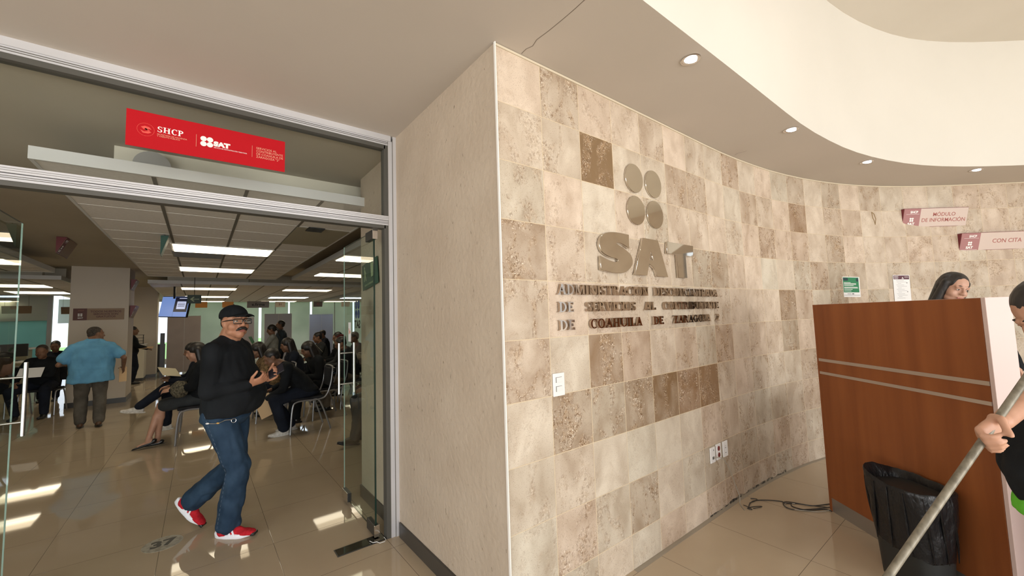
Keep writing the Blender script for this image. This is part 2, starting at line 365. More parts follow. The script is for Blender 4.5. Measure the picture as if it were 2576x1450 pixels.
# damp damaged stretch at the foot of the stone wall
wmat = mat('damp worn skirting', (.09, .08, .06), .9); noisy(wmat, 25, (.03, .025, .02), (.32, .27, .2), .4, .62)
rings = []
for k in range(60):
    s = 6.1+k*.075; h = .004+.028*max(0, noise.noise(V((k*.21, 3, 0)))+.35)*(1 if k > 12 else .4)
    rings.append([wpos(s, 0, .004), wpos(s, h, .003), wpos(s, h, -.001), wpos(s, 0, -.001)])
struct(MB().loft(rings).build('trim_4', wmat))

# foyer soffit with its curved edge, the tray's vertical face, and the upper ceiling
off = .600
edge = []
for i in range(len(WP)-1):
    d = (WP[min(i+1, len(WP)-1)]-WP[max(i-1, 0)]).normalized(); q = WP[i]+V((d.y, -d.x))*off; edge.append(V((q.x, q.y, 0)))
pl = [V((-9, -6)), V((1.0, -6)), V((1.0, .93))]
edge2 = [V((p.x, p.y)) for p in edge if p.x > 1.05]
outer = [wpos(s, 0, -.1) for s in [x*.5 for x in range(59, -1, -1)]]
poly = [(-9, 2.95), (-9, -6), (.2, -6), (.2, .35), (.55, .80), (1.1, .932)]+[(p.x, p.y) for p in edge2]+[(p.x, p.y) for p in outer]+[(1.139, 1.52), (1.2, 2.95)]
def tess(poly, z, name, m, flip=False):
    from mathutils.geometry import tessellate_polygon
    t = tessellate_polygon([[V((x, y, 0)) for x, y in poly]])
    me = bpy.data.meshes.new(name); me.from_pydata([(x, y, z) for x, y in poly], [], [tuple(f) for f in t])
    bm = bmesh.new(); bm.from_mesh(me); bmesh.ops.recalc_face_normals(bm, faces=bm.faces)
    for f in bm.faces:
        if f.normal.z > 0: f.normal_flip()
    bm.to_mesh(me); bm.free(); return link(name, me, m)
struct(tess(poly, ZC, 'ceiling', soffit))
ring = [(.2, -6), (.2, .35), (.55, .80), (1.1, .932)]+[(p.x, p.y) for p in edge2]
b = MB()
for a, c in zip(ring, ring[1:]): b.add([(a[0], a[1], ZC), (c[0], c[1], ZC), (c[0], c[1], 4.2), (a[0], a[1], 4.2)], [(0, 1, 2, 3)])
bm = bmesh.new(); me = b.mesh('ceiling_tray_face'); bm.from_mesh(me); bmesh.ops.remove_doubles(bm, verts=bm.verts, dist=1e-4); bmesh.ops.recalc_face_normals(bm, faces=bm.faces); bm.to_mesh(me); bm.free()
struct(link('ceiling_tray_face', me, traymat, smooth=True))
struct(box('ceiling_upper', -.2, 14, -6, 2, 4.2, 4.3, noisy(mat('upper ceiling paint', (.6, .55, .5), .9), .8, (.62, .58, .51), (.66, .62, .55))))
struct(box('ground_side', -40, -9, -6.2, 30, -.2, -.1, mat('side paving', (.5, .47, .42), .9)))
cp_ = [wpos(16.62+.17*x, 2.50+.13*y, .0015) for x, y in [(-.5, .5), (.1, .35), (.5, -.1), (.15, -.6), (-.05, -.2), (-.3, -.05), (-.5, .5)]]
struct(MB().tube(cp_, .004, 5).build('trim_10', mat('chipped ochre edge', (.30, .20, .09), .8)))
# hairline joint cracks in the soffit
cr = [atz(x, y, ZC-.0006) for x, y in [(1312, 135), (1324, 123), (1340, 116), (1350, 100), (1372, 84), (1380, 78), (1408, 55), (1440, 28), (1475, -4), (1520, -40)]]
cr2 = [atz(x, y, ZC-.0006) for x, y in [(1848, 390), (1858, 385), (1868, 383), (1878, 380)]]
for k, c in enumerate((cr, cr2)):
    b = MB()
    for i in range(len(c)-1):
        a, d = c[i], c[i+1]; n = (d-a).cross(V((0, 0, 1))).normalized()*.0016
        b.add([a-n, d-n, d+n, a+n], [(0, 1, 2, 3)])
    struct(b.build('trim_%d' % (5+k), mat('ceiling crack shadow gap', (.16, .13, .1), .9)))

# walls around the foyer behind the camera, with the tall front glazing left open to the sky
struct(box('wall_left', -5.2, -5.0, 2.3, 2.82, 0, 3.0, plaster))
struct(box('wall_front', -9, 9.8, -6.2, -6.0, 4.2, 4.4, plaster))
struct(box('wall_front_left', -5.2, .2, -6.1, -6.0, 2.9, 4.3, plaster))
struct(box('wall_right_end', 9.6, 9.8, -6.2, -2.2, 0, 4.3, plaster))
fr = MB()
for x in (-5.05, -1.6, .9, 3.4, 5.9, 8.4): fr.box(x-.04, x+.04, -6.1, -6.02, 0, 4.2)
for z in (0.02, 2.3, 4.16): fr.box(-5, 9.6, -6.1, -6.02, z-.04, z+.04)
for y in (-6, -3.5, -1, 1.5): fr.box(-5.1, -5.02, y-.04, y+.04, 0, 2.9)
struct(fr.build('window_1', alu))
struct(box('ground', -40, 40, -40, -6.2, -.2, -.1, mat('sunlit paving', (.55, .52, .47), .9)))

# ================================================================== GLASS ENTRANCE (y = 2.82)
YG = 2.824
b = MB()
b.box(-3.4, 1.079, YG, YG+.07, 2.804, 2.837); b.box(-3.4, 1.10, YG-.008, YG+.075, 2.837, ZC)
b.box(-3.4, 1.079, YG, YG+.07, 2.20, 2.232); b.box(-3.4, 1.079, YG-.004, YG+.07, 2.236, 2.268)
b.box(1.079, 1.113, YG, YG+.07, 0, 2.84); b.box(1.113, 1.1395, YG-.008, YG+.075, 0, ZC)
b.box(-3.4, -3.3, YG, YG+.07, 0, ZC)
struct(b.build('door_frame', alu))
b = MB()
for z in (2.212, 2.221, 2.247, 2.257, 2.815, 2.826): b.box(-3.4, 1.079, YG-.0055, YG+.004, z-.0008, z+.0008)
struct(b.build('door_frame_grooves', seammat))
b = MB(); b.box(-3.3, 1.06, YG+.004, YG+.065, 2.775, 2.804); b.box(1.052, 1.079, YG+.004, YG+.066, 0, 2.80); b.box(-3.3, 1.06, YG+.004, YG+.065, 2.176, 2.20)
struct(b.build('door_frame_shade_strip', mat('painted frame shade', (.075, .072, .062), .5)))  # shade under the rails and along the jamb, put into the colour
struct(box('window_2', -3.3, 1.06, YG+.03, YG+.036, 2.268, 2.80, glass))
struct(box('window_3', -3.3, -.93, YG+.03, YG+.038, 0.02, 2.19, glass))

def leaf(name, label, hx, y0, y1, side):
    """door leaf standing open at 90 degrees into the office: a pane in the yz plane"""
    t = thing(name, label, 'door', (hx, y0, 0))
    L = y1-y0
    box('glass_pane', -.004, .004, 0.03, L, .035, 2.165, glassg, t)
    MB().box(-.0055, .0055, .024, .031, .035, 2.165).build('glass_edge', edgeg, t)
    MB().box(-.0035, .0035, L-.001, L+.0015, .035, 2.165).build('glass_edge', edgel, t)
    for z0, z1 in ((.033, .036), (2.164, 2.167)): MB().box(-.0038, .0038, .03, L, z0, z1).build('glass_edge', edgeg, t)
    for z0, z1, nm in ((2.105, 2.175, 'patch_fitting'), (.012, .085, 'patch_fitting')):
        MB().box(-.017, .017, .005, .17, z0, z1).build(nm, dark, t, bevel=.003)
        MB().box(-.019, .019, -.002, .008, z0-.002, z1+.002).build('hinge_cap', chrome, t, bevel=.002)
    MB().box(-.017, .017, L-.15, L+.002, .03, .10).build('lock_patch', dark, t, bevel=.003)
    MB().box(-.019, -.0165, L-.15, L+.003, .028, .102).build('lock_cover', chrome, t)
    for sx in (-1, 1):
        h = MB().tube([(sx*.062, L-.07, .90), (sx*.062, L-.07, 1.325)], .0105, 16); h.build('pull_handle', steel, t, smooth=True)
    b = MB()
    for z in (.98, 1.24): b.tube([(-.055, L-.07, z), (.055, L-.07, z)], .006, 10)
    b.build('handle_standoff', steel, t, smooth=True)
    return t
dr = leaf('glass_door', 'frameless glass door leaf swung open into the office beside the plaster pier', 1.003, 2.885, 3.68, 1)
dl = leaf('glass_door', 'frameless glass door leaf at the left edge of the photo with a bright pull bar', -.862, 2.885, 3.72, -1)
# notice and company transfer on the right leaf (seen reversed from the foyer)
def flat(name, M, w_, h_, m, parent=None, t=.001): return MB().box(-w_/2, w_/2, -h_/2, h_/2, -t/2, t/2, M).build(name, m, parent)
redm = mat('red vinyl', (.46, .006, .012), .6, spec=.15); redd = mat('dark red acrylic', (.17, .02, .03), .45); tan = mat('tan sign board', (.60, .44, .36), .5)
wtxt = mat('white lettering', (.85, .85, .83), .6); rtxt = mat('rust red lettering', (.36, .10, .085), .6); blk = mat('black lettering', (.01, .01, .012), .5)
green = mat('emergency green', (.004, .06, .038), .5); paper = mat('white paper', (.80, .80, .80), .8); navy = mat('navy vinyl', (.02, .06, .22), .5)
gold = mat('faded gold lettering', (.72, .36, .25), .6)
Md = frame((1.0085, 3.33, 1.49), (0, 1, 0), (0, 0, 1))      # faces +x : text reads from the office side
st = thing('door_sticker', 'dark blue disc emblem and company letters stuck on the open glass door, read backwards', 'sticker', (0, 0, 0))
b = MB()
for dx in (-.031, .031):
    for dz in (.075, .150): b.prism([(dx+.028*math.cos(a*.3142), dz+.036*math.sin(a*.3142)) for a in range(20)], 0, .0006, Md)
b.build('emblem_disc', navy, st)
text('lettering', 'SAT', .085, blk, Md @ Matrix.Translation((0, -.01, .0003)), st, .0003, bold=.004)
nt = thing('door_notice', 'small white notice taped to the open glass door above its handle', 'notice')
Mn = frame((.9965, 3.50, 1.42), (0, -1, 0), (0, 0, 1)); flat('paper', Mn, .07, .16, paper, nt)
MB().box(-.022, -.010, -.02, .03, .0006, .001, Mn).box(.004, .022, -.012, .012, .0006, .001, Mn).build('print', mat('orange print', (.6, .2, .08), .6), nt)

# serif capitals: strokes as polygons in a unit-high box
def bar(x0, y0, x1, y1, w_): return [(x0-w_/2, y0), (x0+w_/2, y0), (x1+w_/2, y1), (x1-w_/2, y1)]
def rect(x0, x1, y0, y1): return [(x0, y0), (x1, y0), (x1, y1), (x0, y1)]
def arc(cx, cy, rx, ry, a0, a1, wx, wy, n=12):
    o = []; i_ = []
    for k in range(n+1):
        a = R(a0+(a1-a0)*k/n); c, s = math.cos(a), math.sin(a); o.append((cx+rx*c, cy+ry*s)); i_.append((cx+(rx-wx)*c, cy+(ry-wy)*s))
    return o+i_[::-1]
def ser(x, w_=.34, top=True, bot=True): return ([rect(x-w_/2, x+w_/2, .93, 1)] if top else [])+([rect(x-w_/2, x+w_/2, 0, .07)] if bot else [])
T_ = .17
GL = {
 'A': (.80, [bar(.13, 0, .40, 1, .09), bar(.67, 0, .40, 1, .19), rect(.22, .60, .30, .38)]+ser(.13, .26, False)+ser(.67, .30, False)),
 'D': (.80, [rect(.12, .12+T_, 0, 1), arc(.28, .5, .46, .5, -90, 90, .17, .08)]+ser(.17, .30)),
 'M': (1.0, [bar(.14, 0, .14, 1, .08), bar(.50, 0, .20, 1, .17), bar(.50, 0, .82, 1, .08), bar(.84, 0, .84, 1, .17)]+ser(.14, .26)+ser(.84, .30)),
 'I': (.40, [rect(.115, .285, 0, 1)]+ser(.20, .36)),
 'N': (.85, [bar(.14, 0, .14, 1, .08), bar(.70, 0, .16, 1, .18), bar(.72, 0, .72, 1, .08)]+ser(.14, .28)+ser(.72, .26, True, False)),
 'S': (.62, [arc(.30, .74, .25, .26, 40, 270, .15, .09), arc(.30, .26, .25, .27, -140, 90, .15, .09), rect(.06, .11, .04, .30), rect(.49, .54, .70, .96)]),
 'T': (.74, [rect(.285, .285+T_, 0, 1), rect(.04, .70, .92, 1), rect(.04, .09, .74, 1), rect(.65, .70, .74, 1)]+ser(.37, .34, False)),
 'R': (.82, [rect(.12, .12+T_, 0, 1), arc(.30, .74, .33, .26, -90, 90, .16, .08), bar(.66, 0, .40, .50, .17), rect(.28, .36, .48, .56)]+ser(.18, .30)+ser(.70, .20, False)),
 'P': (.74, [rect(.12, .12+T_, 0, 1), arc(.28, .72, .36, .28, -90, 90, .17, .09)]+ser(.19, .32)),
 'C': (.74, [arc(.42, .5, .36, .52, 48, 312, .17, .09), rect(.62, .67, .68, .98)]),
 'O': (.84, [arc(.42, .5, .37, .52, 0, 360, .17, .09, 24)]),
 'E': (.70, [rect(.12, .12+T_, 0, 1), rect(.12, .62, .92, 1), rect(.12, .64, 0, .08), rect(.28, .50, .46, .54), rect(.57, .62, .76, 1), rect(.59, .64, 0, .25), rect(.46, .50, .38, .62)]+ser(.17, .28)),
 'V': (.80, [bar(.42, 0, .14, 1, .18), bar(.42, 0, .68, 1, .08)]+ser(.14, .30, True, False)+ser(.68, .24, True, False)),
 'L': (.68, [rect(.12, .12+T_, 0, 1), rect(.12, .62, 0, .08), rect(.57, .62, 0, .30)]+ser(.18, .30)),
 'B': (.74, [rect(.12, .12+T_, 0, 1), arc(.28, .75, .34, .25, -90, 90, .16, .08), arc(.28, .26, .40, .27, -90, 90, .17, .08)]+ser(.17, .28)),
 'U': (.82, [bar(.19, .30, .19, 1, T_), arc(.43, .33, .325, .34, 180, 360, .15, .09), bar(.71, .30, .71, 1, .08)]+ser(.19, .32, True, False)+ser(.71, .24, True, False)),
 'Y': (.78, [rect(.31, .31+T_, 0, .48), bar(.40, .40, .14, 1, .17), bar(.40, .40, .64, 1, .08)]+ser(.395, .32, False)+ser(.14, .28, True, False)+ser(.64, .24, True, False)),
 'H': (.88, [rect(.12, .12+T_, 0, 1), rect(.58, .58+T_, 0, 1), rect(.2, .7, .46, .54)]+ser(.20, .32)+ser(.67, .32)),
 'Z': (.70, [rect(.08, .62, .92, 1), rect(.08, .64, 0, .08), bar(.18, 0, .53, 1, .19), rect(.08, .13, .76, 1), rect(.59, .64, 0, .24)]),
 'G': (.82, [arc(.42, .5, .36, .52, 48, 312, .17, .09), rect(.60, .60+T_, .05, .42), rect(.52, .84, .40, .47), rect(.64, .69, .70, .98)]),
 '2': (.62, [arc(.30, .72, .24, .28, -20, 160, .15, .09), bar(.14, 0, .46, .66, .15), rect(.08, .56, 0, .12)]),
}
# red fascia sticker on the transom glass
Ms = frame((.043, YG+.0285, 2.574), (1, 0, 0), (0, 0, 1)); SW, SH = .74, .20
t = thing('red_company_sign', 'long red sign with white letters stuck on the glass over the entrance', 'sign')
flat('sign_board', Ms, SW, SH, redm, t, .0015)
def on(M, x, y, z=.0012): return M @ Matrix.Translation((x, y, z))
Me = on(Ms, -.292, .002)
b = MB()
for k in range(36):
    a0, a1 = k*math.pi/18, (k+.55)*math.pi/18
    b.add([(.036*math.cos(a0), .036*math.sin(a0), 0), (.036*math.cos(a1), .036*math.sin(a1), 0), (.0335*math.cos(a1), .0335*math.sin(a1), 0), (.0335*math.cos(a0), .0335*math.sin(a0), 0)], [(0, 1, 2, 3)], Me)
for pts in ([(-.02, .012), (-.004, .02), (.014, .016), (.024, .004), (.012, .006), (.004, -.004), (-.01, .002)], [(-.022, -.004), (-.006, -.012), (.012, -.006), (.024, -.012), (.010, -.020), (-.012, -.020)], [(.0, .008), (.012, .0), (.020, -.006), (.006, -.004), (-.006, .002)]):
    b.prism(pts, 0, .0005, Me)
b.build('emblem', mat('faint red emblem', (.72, .08, .06), .6), t)
x = -.246; b = MB()
for ch in 'SHCP':
    for i_, p_ in enumerate(GL[ch][1]): b.prism([(x+q[0]*.0385, q[1]*.032) for q in p_], .0008, .0012+.0001*(i_ % 4), on(Ms, 0, .002, 0))
    x += GL[ch][0]*.0385
b.build('lettering', wtxt, t)
text('lettering', 'SECRETARÍA DE HACIENDA\nY CRÉDITO PÚBLICO', .0105, gold, on(Ms, -.246, -.016), t, .0003, 'LEFT', 0, .98)
text('lettering', 'SAT', .036, wtxt, on(Ms, .004, -.004), t, .0004, 'LEFT', .0028, 1.22)
text('lettering', 'SERVICIO DE ADMINISTRACIÓN TRIBUTARIA', .0085, wtxt, on(Ms, .004, -.026), t, .0003, 'LEFT', 0, .95)
text('lettering', 'SERVICIOS AL\nCONTRIBUYENTE\nDE COAHUILA DE\nZARAGOZA "2"', .0190, gold, on(Ms, .214, -.006), t, .0003, 'LEFT', 0, .95, line=.95)
b = MB()
for dx in (-.044, -.014):
    for dy in (-.015, .015): b.prism([(dx+.0148*math.cos(a*.3142), dy+.0148*math.sin(a*.3142)) for a in range(20)], 0, .0006, on(Ms, 0, .0))
b.build('logo_disc', wtxt, t)
for q in (-.078, .192): MB().box(q, q+.0015, -.04, .032, 0, .0005, on(Ms, 0, 0)).build('divider', gold, t)

# floor spring cover and the loose white tie beside the hinge
struct(MB().box(1.0785, 1.0805, YG-.002, YG+.01, 0, 2.84).box(1.1115, 1.1135, YG-.009, YG, 0, 2.86).build('door_frame_joint', seammat))
t = thing('floor_closer_plate', 'polished steel closer plate set in the floor under the open door', 'floor plate', (.885, 2.885, 0))
MB().box(-.155, .165, -.055, .045, 0, .003).build('rim', dark, t); MB().box(-.148, .158, -.048, .038, .003, .0045).build('cover', mat('dark polished cover', (.20, .20, .18), .08, 1.), t)
tag(MB().tube([atz(x, y, .012) for x, y in [(930, 1362), (938, 1366), (948, 1364), (956, 1367), (968, 1363), (971, 1358), (966, 1352)]], .0022, 6).build('cable_tie', white, smooth=True), 'loose white cord curled at the foot of the open glass door', 'cord')

# ================================================================== OFFICE SHELL
ZO = 2.80
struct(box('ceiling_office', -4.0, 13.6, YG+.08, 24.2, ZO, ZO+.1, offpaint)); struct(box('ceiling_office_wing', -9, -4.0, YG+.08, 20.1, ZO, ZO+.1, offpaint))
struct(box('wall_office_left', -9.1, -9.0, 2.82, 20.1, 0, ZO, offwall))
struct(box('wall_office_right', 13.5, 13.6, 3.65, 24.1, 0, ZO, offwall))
struct(box('wall_side', -9, -3.4, 2.83, 2.95, 0, ZC, offwall))
# far window wall : film panes with clear slits between them
XS = [-4.2, -1.46, -1.13, -.66, -.57, 2.38, 2.50, 3.70, 3.78, 4.75, 4.86, 7.0, 7.1, 9.2, 9.3, 13.5]
for i in range(0, len(XS)-1, 2):
    struct(box('window_%d' % (4+i//2), XS[i], XS[i+1], 24.0, 24.02, 0.02, 2.72, filmm))
struct(box('trim_7', -4.2, 13.5, 23.95, 24.1, 2.70, ZO, offwall)); struct(box('trim_8', -4.2, 13.5, 23.93, 24.1, 0, .12, offwall))
b = MB()
for x in (-1.47, -1.12, 3.1, 6.0, 8.2): b.box(x-.015, x+.015, 23.9, 23.98, 0, 2.7)
struct(b.build('window_frame', alu))
struct(box('ground_outside', -30, 40, 24.4, 60, -.2, -.1, mat('planting outside', (.12, .25, .08), .9)))

KP = .896; ZP = 2.53
def panel(x0, x1, y0, y1, zp=2.53, nm='ceiling_panel'):
    x0, x1, y0, y1 = [q*KP for q in (x0, x1, y0, y1)]
    t = struct(bpy.data.objects.new(nm, None)); COL.objects.link(t); t.location = ((x0+x1)/2, (y0+y1)/2, zp)
    M = Matrix.Translation((-(x0+x1)/2, -(y0+y1)/2, -zp))
    MB().box(x0, x1, y0, y1, zp, zp+.012, M).build('panel_field', panelmat, t)
    b = MB(); e = .075
    for q in ((x0-.02, x1+.02, y0-.02, y0), (x0-.02, x1+.02, y1, y1+.02), (x0-.02, x0, y0, y1), (x1, x1+.02, y0, y1)): b.box(*q, zp-.004, zp+e, M)
    b.build('edge_profile', mat('white edge profile', (.62, .62, .62), .5) if 'white edge profile' not in MATS else MATS['white edge profile'], t)
    i = .30
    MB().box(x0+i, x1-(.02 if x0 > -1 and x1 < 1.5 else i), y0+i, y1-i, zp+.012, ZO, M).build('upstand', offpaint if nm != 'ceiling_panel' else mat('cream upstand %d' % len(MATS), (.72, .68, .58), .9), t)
    b = MB(); b2 = MB(); n = round((x1-x0)/.6/KP)
    for k in range(1, n): b.box(x0+k*(x1-x0)/n-.012, x0+k*(x1-x0)/n+.012, y0, y1, zp-.003, zp, M)
    k = 1
    while y0+k*.54 < y1-.1: b2.box(x0, x1, y0+k*.54-.004, y0+k*.54+.004, zp-.002, zp, M); k += 1
    b.build('grid_seam', seammat, t); b2.build('grid_seam_fine', mat('pale grid seam', (.74, .73, .71), .8) if 'pale grid seam' not in MATS else MATS['pale grid seam'], t)
    return t
panel(-.89, 1.49, 3.98, 11.68); panel(1.90, 4.30, 3.98, 11.68); panel(4.75, 7.1, 3.98, 11.68); panel(-6.2, -2.25, 3.98, 11.5)
panel(-1.02, 4.6, 13.55, 23.2); panel(-6.4, -2.45, 13.1, 19.0); panel(5.1, 8.4, 13.5, 23.2)
# open tile and grille in the first panel
t = thing('round_air_diffuser', 'round grey air diffuser behind the glass below the red sign', 'air diffuser', (-.29, 3.872, 2.672))
MB().lathe([(.0, 0), (.085, 0), (.10, .012), (.105, .03), (.105, .04)], 28, M=Matrix.Rotation(R(-90), 4, 'X') @ Matrix.Translation((0, 0, -.04)) @ Matrix.Rotation(R(180), 4, 'X')).build('rim', mat('dusty grey metal', (.38, .37, .36), .6), t, smooth=True)
tag(MB().tube(catmull([(-.06, 3.86, 2.60), (-.03, 3.82, 2.595), (.0, 3.84, 2.615), (.03, 3.865, 2.63)]), .004, 6).build('wall_hook', white, smooth=True), 'small white hook beside the round air diffuser below the red sign', 'hook')
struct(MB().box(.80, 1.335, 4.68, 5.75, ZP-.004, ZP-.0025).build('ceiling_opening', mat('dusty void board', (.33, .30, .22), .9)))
tag(box('air_vent', .90, 1.06, 4.62, 4.80, ZP-.015, ZP-.004, black), 'small black vent in the ceiling panel near the open tile', 'vent')
g = thing('air_grille', 'grey slatted air return grille behind the first ceiling light', 'grille', (-.03, 7.2, ZP-.008))
MB().box(-.28, .28, -.27, .27, 0, .006).build('frame', mat('grey grille frame', (.3, .3, .3), .6), g)
b = MB()
for k in range(9): b.box(-.26, .26, -.25+k*.058, -.235+k*.058, -.004, 0)
b.build('slat', mat('dark slat', (.12, .12, .12), .6), g)

def fixture(x0, x1, y0, y1, m, label):
    x0, x1, y0, y1 = [q*KP for q in (x0, x1, y0, y1)]
    t = thing('ceiling_light', label, 'ceiling light', ((x0+x1)/2, (y0+y1)/2, ZP-.005), 0, 'recessed office ceiling lights'); W, D = x1-x0, y1-y0
    MB().box(-W/2-.02, W/2+.02, -D/2-.02, D/2+.02, -.004, .003).build('frame', white, t)
    MB().box(-W/2, W/2, -D/2, -.01, -.010, -.004).build('diffuser', LITD if m is LIT else m, t)
    MB().box(-W/2, W/2, .01, D/2, -.012, -.004).build('diffuser', m, t)
    return t
fixture(-.31, .87, 7.06, 7.68, LIT, 'nearest recessed office light, the widest bright strip behind the entrance')
fixture(-.31, .87, 9.70, 10.32, LIT, 'second recessed office light, just behind the nearest one')
fixture(1.95, 3.1, 7.1, 7.7, LIT, 'office light seen through the top of the open glass door, the upper of two')
fixture(2.15, 3.3, 9.8, 10.4, LIT, 'office light half behind the open glass door, the lower of two')
fixture(-.42, .88, 14.7, 15.4, LIT, 'third office light in the left row, first beyond the ceiling step')
fixture(-.42, .88, 18.7, 19.4, LIT, 'fourth office light in the left row, just above the screen and cap')
fixture(-.25, .88, 22.3, 22.9, LIT, 'farthest office light in the left row by the window wall')
fixture(2.2, 3.6, 14.7, 15.4, LIT, 'warm office light in the middle row beyond the ceiling step')
fixture(2.3, 3.7, 19.0, 19.8, LITW, 'bluish white office light in the middle row')
fixture(2.3, 3.8, 22.3, 22.9, LIT, 'farthest warm light in the middle row above the counter signs')
fixture(5.2, 6.7, 19.0, 19.8, LITW, 'bluish white light in the right row seen through the door')
fixture(5.2, 6.8, 22.3, 22.9, LIT, 'farthest warm light in the right row')
fixture(-3.0, -1.78-.5, 7.0, 7.62, LIT, 'nearest light at the left edge behind the left door leaf')
fixture(-3.6, -2.40, 9.6, 10.2, LIT, 'second light at the left edge behind the left door leaf')
fixture(-4.2, -3.0, 14.6, 15.4, LIT, 'upper long light left of the column')
fixture(-4.2, -3.1, 17.0, 17.9, LIT, 'lower long light left of the column')
fixture(-6.2, -5.3, 22.0, 22.8, LIT, 'faint far light beside the left door edge')

# columns
def column(label_n, x0, x1, y0, y1, base=True):
    o = struct(box(label_n, x0, x1, y0, y1, 0, ZO, mat('column cream paint', (.64, .58, .50), .8) if 'column cream paint' not in MATS else MATS['column cream paint']))
    if base: struct(box('baseboard_'+label_n, x0-.012, x1+.012, y0-.012, y1+.012, 0, .10, basebd))
column('column', -2.03, -1.18, 11.64, 12.5)
column('column_far', -1.9, -1.04, 16.7, 17.3)
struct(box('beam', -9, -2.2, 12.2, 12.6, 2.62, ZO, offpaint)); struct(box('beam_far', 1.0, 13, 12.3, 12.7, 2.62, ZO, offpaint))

# left wing : partition with green film, header, bright pane
struct(box('wall_left_wing', -9, -3.95, 20.0, 20.1, 1.88, ZO, mat('wing header', (.60, .64, .58), .85)))
struct(box('window_20', -9, -3.98, 20.02, 20.04, 0, 1.88, filmg))
struct(box('trim_9', -3.98, -3.88, 19.98, 20.1, 0, ZO, alu))
struct(box('window_blind', -3.80, -3.45, 20.3, 20.32, 1.78, 2.6, filmb))

# prism shaped hanging signs : triangular section, wide on top
def prism_sign(name, label, x, y, z, L, Hh, D, rz, words, size, endm=redd, face=tan, block=True, parent_words=rtxt, cat='sign'):
    t = thing(name, label, cat, (x, y, z), rz)   # local x along the sign, face towards -y, origin at bottom centre
    b = MB(); b.add([(-L/2, -D, Hh), (-L/2, 0, Hh), (-L/2, 0, 0), (L/2, -D, Hh), (L/2, 0, Hh), (L/2, 0, 0)], [(0, 1, 2), (3, 5, 4), (0, 3, 4, 1), (1, 4, 5, 2), (0, 2, 5, 3)])
    b.build('sign_body', endm, t)
    dn = V((0, -D, Hh)).normalized(); nrm = V((0, -Hh, -D)).normalized(); ln = math.hypot(D, Hh)
    M = frame(V((0, -D/2, Hh/2))+nrm*.002, (1, 0, 0), (0, -D, Hh))
    MB().box(-L/2+.004, L/2-.004, -ln/2+.004, ln/2-.004, -.002, .001, M).build('sign_face', face, t)
    if block:
        bw = L*.26
        MB().box(-L/2+.004, -L/2+bw, -ln/2+.004, ln/2-.004, .001, .0018, M).build('colour_block', block if block is not True else redd, t)
        cx = -L/2+bw/2+.002
        text('lettering', 'SHCP', ln*.17, wtxt, on(M, cx+bw*.1, ln*.30, .002), t, .0003, bold=ln*.006)
        text('lettering', 'SAT', ln*.18, wtxt, on(M, cx, -ln*.33, .002), t, .0003, bold=ln*.008, sx=1.2)
        b = MB(); rr = ln*.052
        for dx in (-1, 1):
            for dy in (-1, 1): b.prism([(dx*rr*1.1+rr*math.cos(a*.5236), dy*rr*1.1-ln*.10+rr*math.sin(a*.5236)) for a in range(12)], .0018, .0024, M @ Matrix.Translation((cx, 0, 0)))
        b.build('logo_disc', wtxt, t)
        for q, zq in ((.35, .19), (.42, -.46)): MB().box(cx-bw*q, cx+bw*.42, ln*zq, ln*(zq+.01), .0018, .0022, M).build('thin_rule', wtxt, t)
        if words: text('lettering', words, size, parent_words, on(M, bw/2, 0, .0016), t, .0003, line=1.05, bold=size*.003)
    elif words: text('lettering', words, size, parent_words, on(M, 0, 0, .0016), t, .0003, line=.95, bold=size*.02)
    if cat == 'sign' and z+Hh < ZO-.01 and 'sign' in name and name in ('counter_sign', 'wing_sign', 'hanging_sign'):
        for q in (-.4, .4): MB().tube([(q*L, -D*.5, Hh-.005), (q*L, -D*.5, (ZP if name == 'hanging_sign' and z < 2.5 else ZO)-z)], .003, 6).build('hanger', dark, t)
    return t
pinkblk = mat('dusty red panel', (.36, .165, .165), .5)
p = wpos(19.13, 2.39, .0); d = wdir(19.1)
prism_sign('wall_sign', 'pink sign MÓDULO DE INFORMACIÓN high on the curved stone wall', p.x, p.y, 2.392, .745, .205, .055, math.atan2(d.y, d.x), 'MÓDULO\nDE INFORMACIÓN', .060, redd, mat('pinkish sign board', (.60, .49, .435), .5), pinkblk)
p = wpos(21.35, 2.1, .0); d = wdir(21.3)
prism_sign('wall_sign', 'pink sign CON CITA lower on the stone wall at the right edge', p.x, p.y, 2.10, .80, .195, .055, math.atan2(d.y, d.x), 'CON CITA', .066, redd, MATS['pinkish sign board'], pinkblk)
colsign = mat('brown column sign board', (.28, .18, .105), .5); colblk = mat('brown red block', (.10, .025, .018), .5)
t = thing('column_sign', 'brown sign TODOS NUESTROS SERVICIOS SON GRATUITOS on the cream column', 'sign', (-1.61, 11.632, 1.83))
Mc = frame((0, 0, 0), (1, 0, 0), (0, 0, 1)); flat('sign_board', Mc, .735, .235, colsign, t, .012)
MB().box(-.3675, -.175, -.1175, .1175, .006, .008, Mc).build('colour_block', colblk, t)
text('lettering', 'TODOS NUESTROS\nSERVICIOS SON\nGRATUITOS', .052, colblk, on(Mc, .097, 0, .0065), t, .001, bold=.0015, sx=1.0)
text('lettering', 'SHCP', .034, mat('dull red lettering', (.35, .12, .08), .6), on(Mc, -.26, .075, .0085), t, .0005); text('lettering', 'SAT', .036, wtxt, on(Mc, -.265, -.075, .0085), t, .0005, bold=.001, sx=1.2)
b = MB()
for dx in (-1, 1):
    for dy in (-1, 1): b.box(-.27+dx*.018-.014, -.27+dx*.018+.014, -.012+dy*.016-.011, -.012+dy*.016+.011, .008, .009, Mc)
b.build('logo_disc', wtxt, t)
prism_sign('hanging_sign', 'dark green wedge shaped sign hanging edge-on under the ceiling panel', -.35, 5.85, 2.30, .20, .215, .065, R(90), '', .05, green, green, False, wtxt)
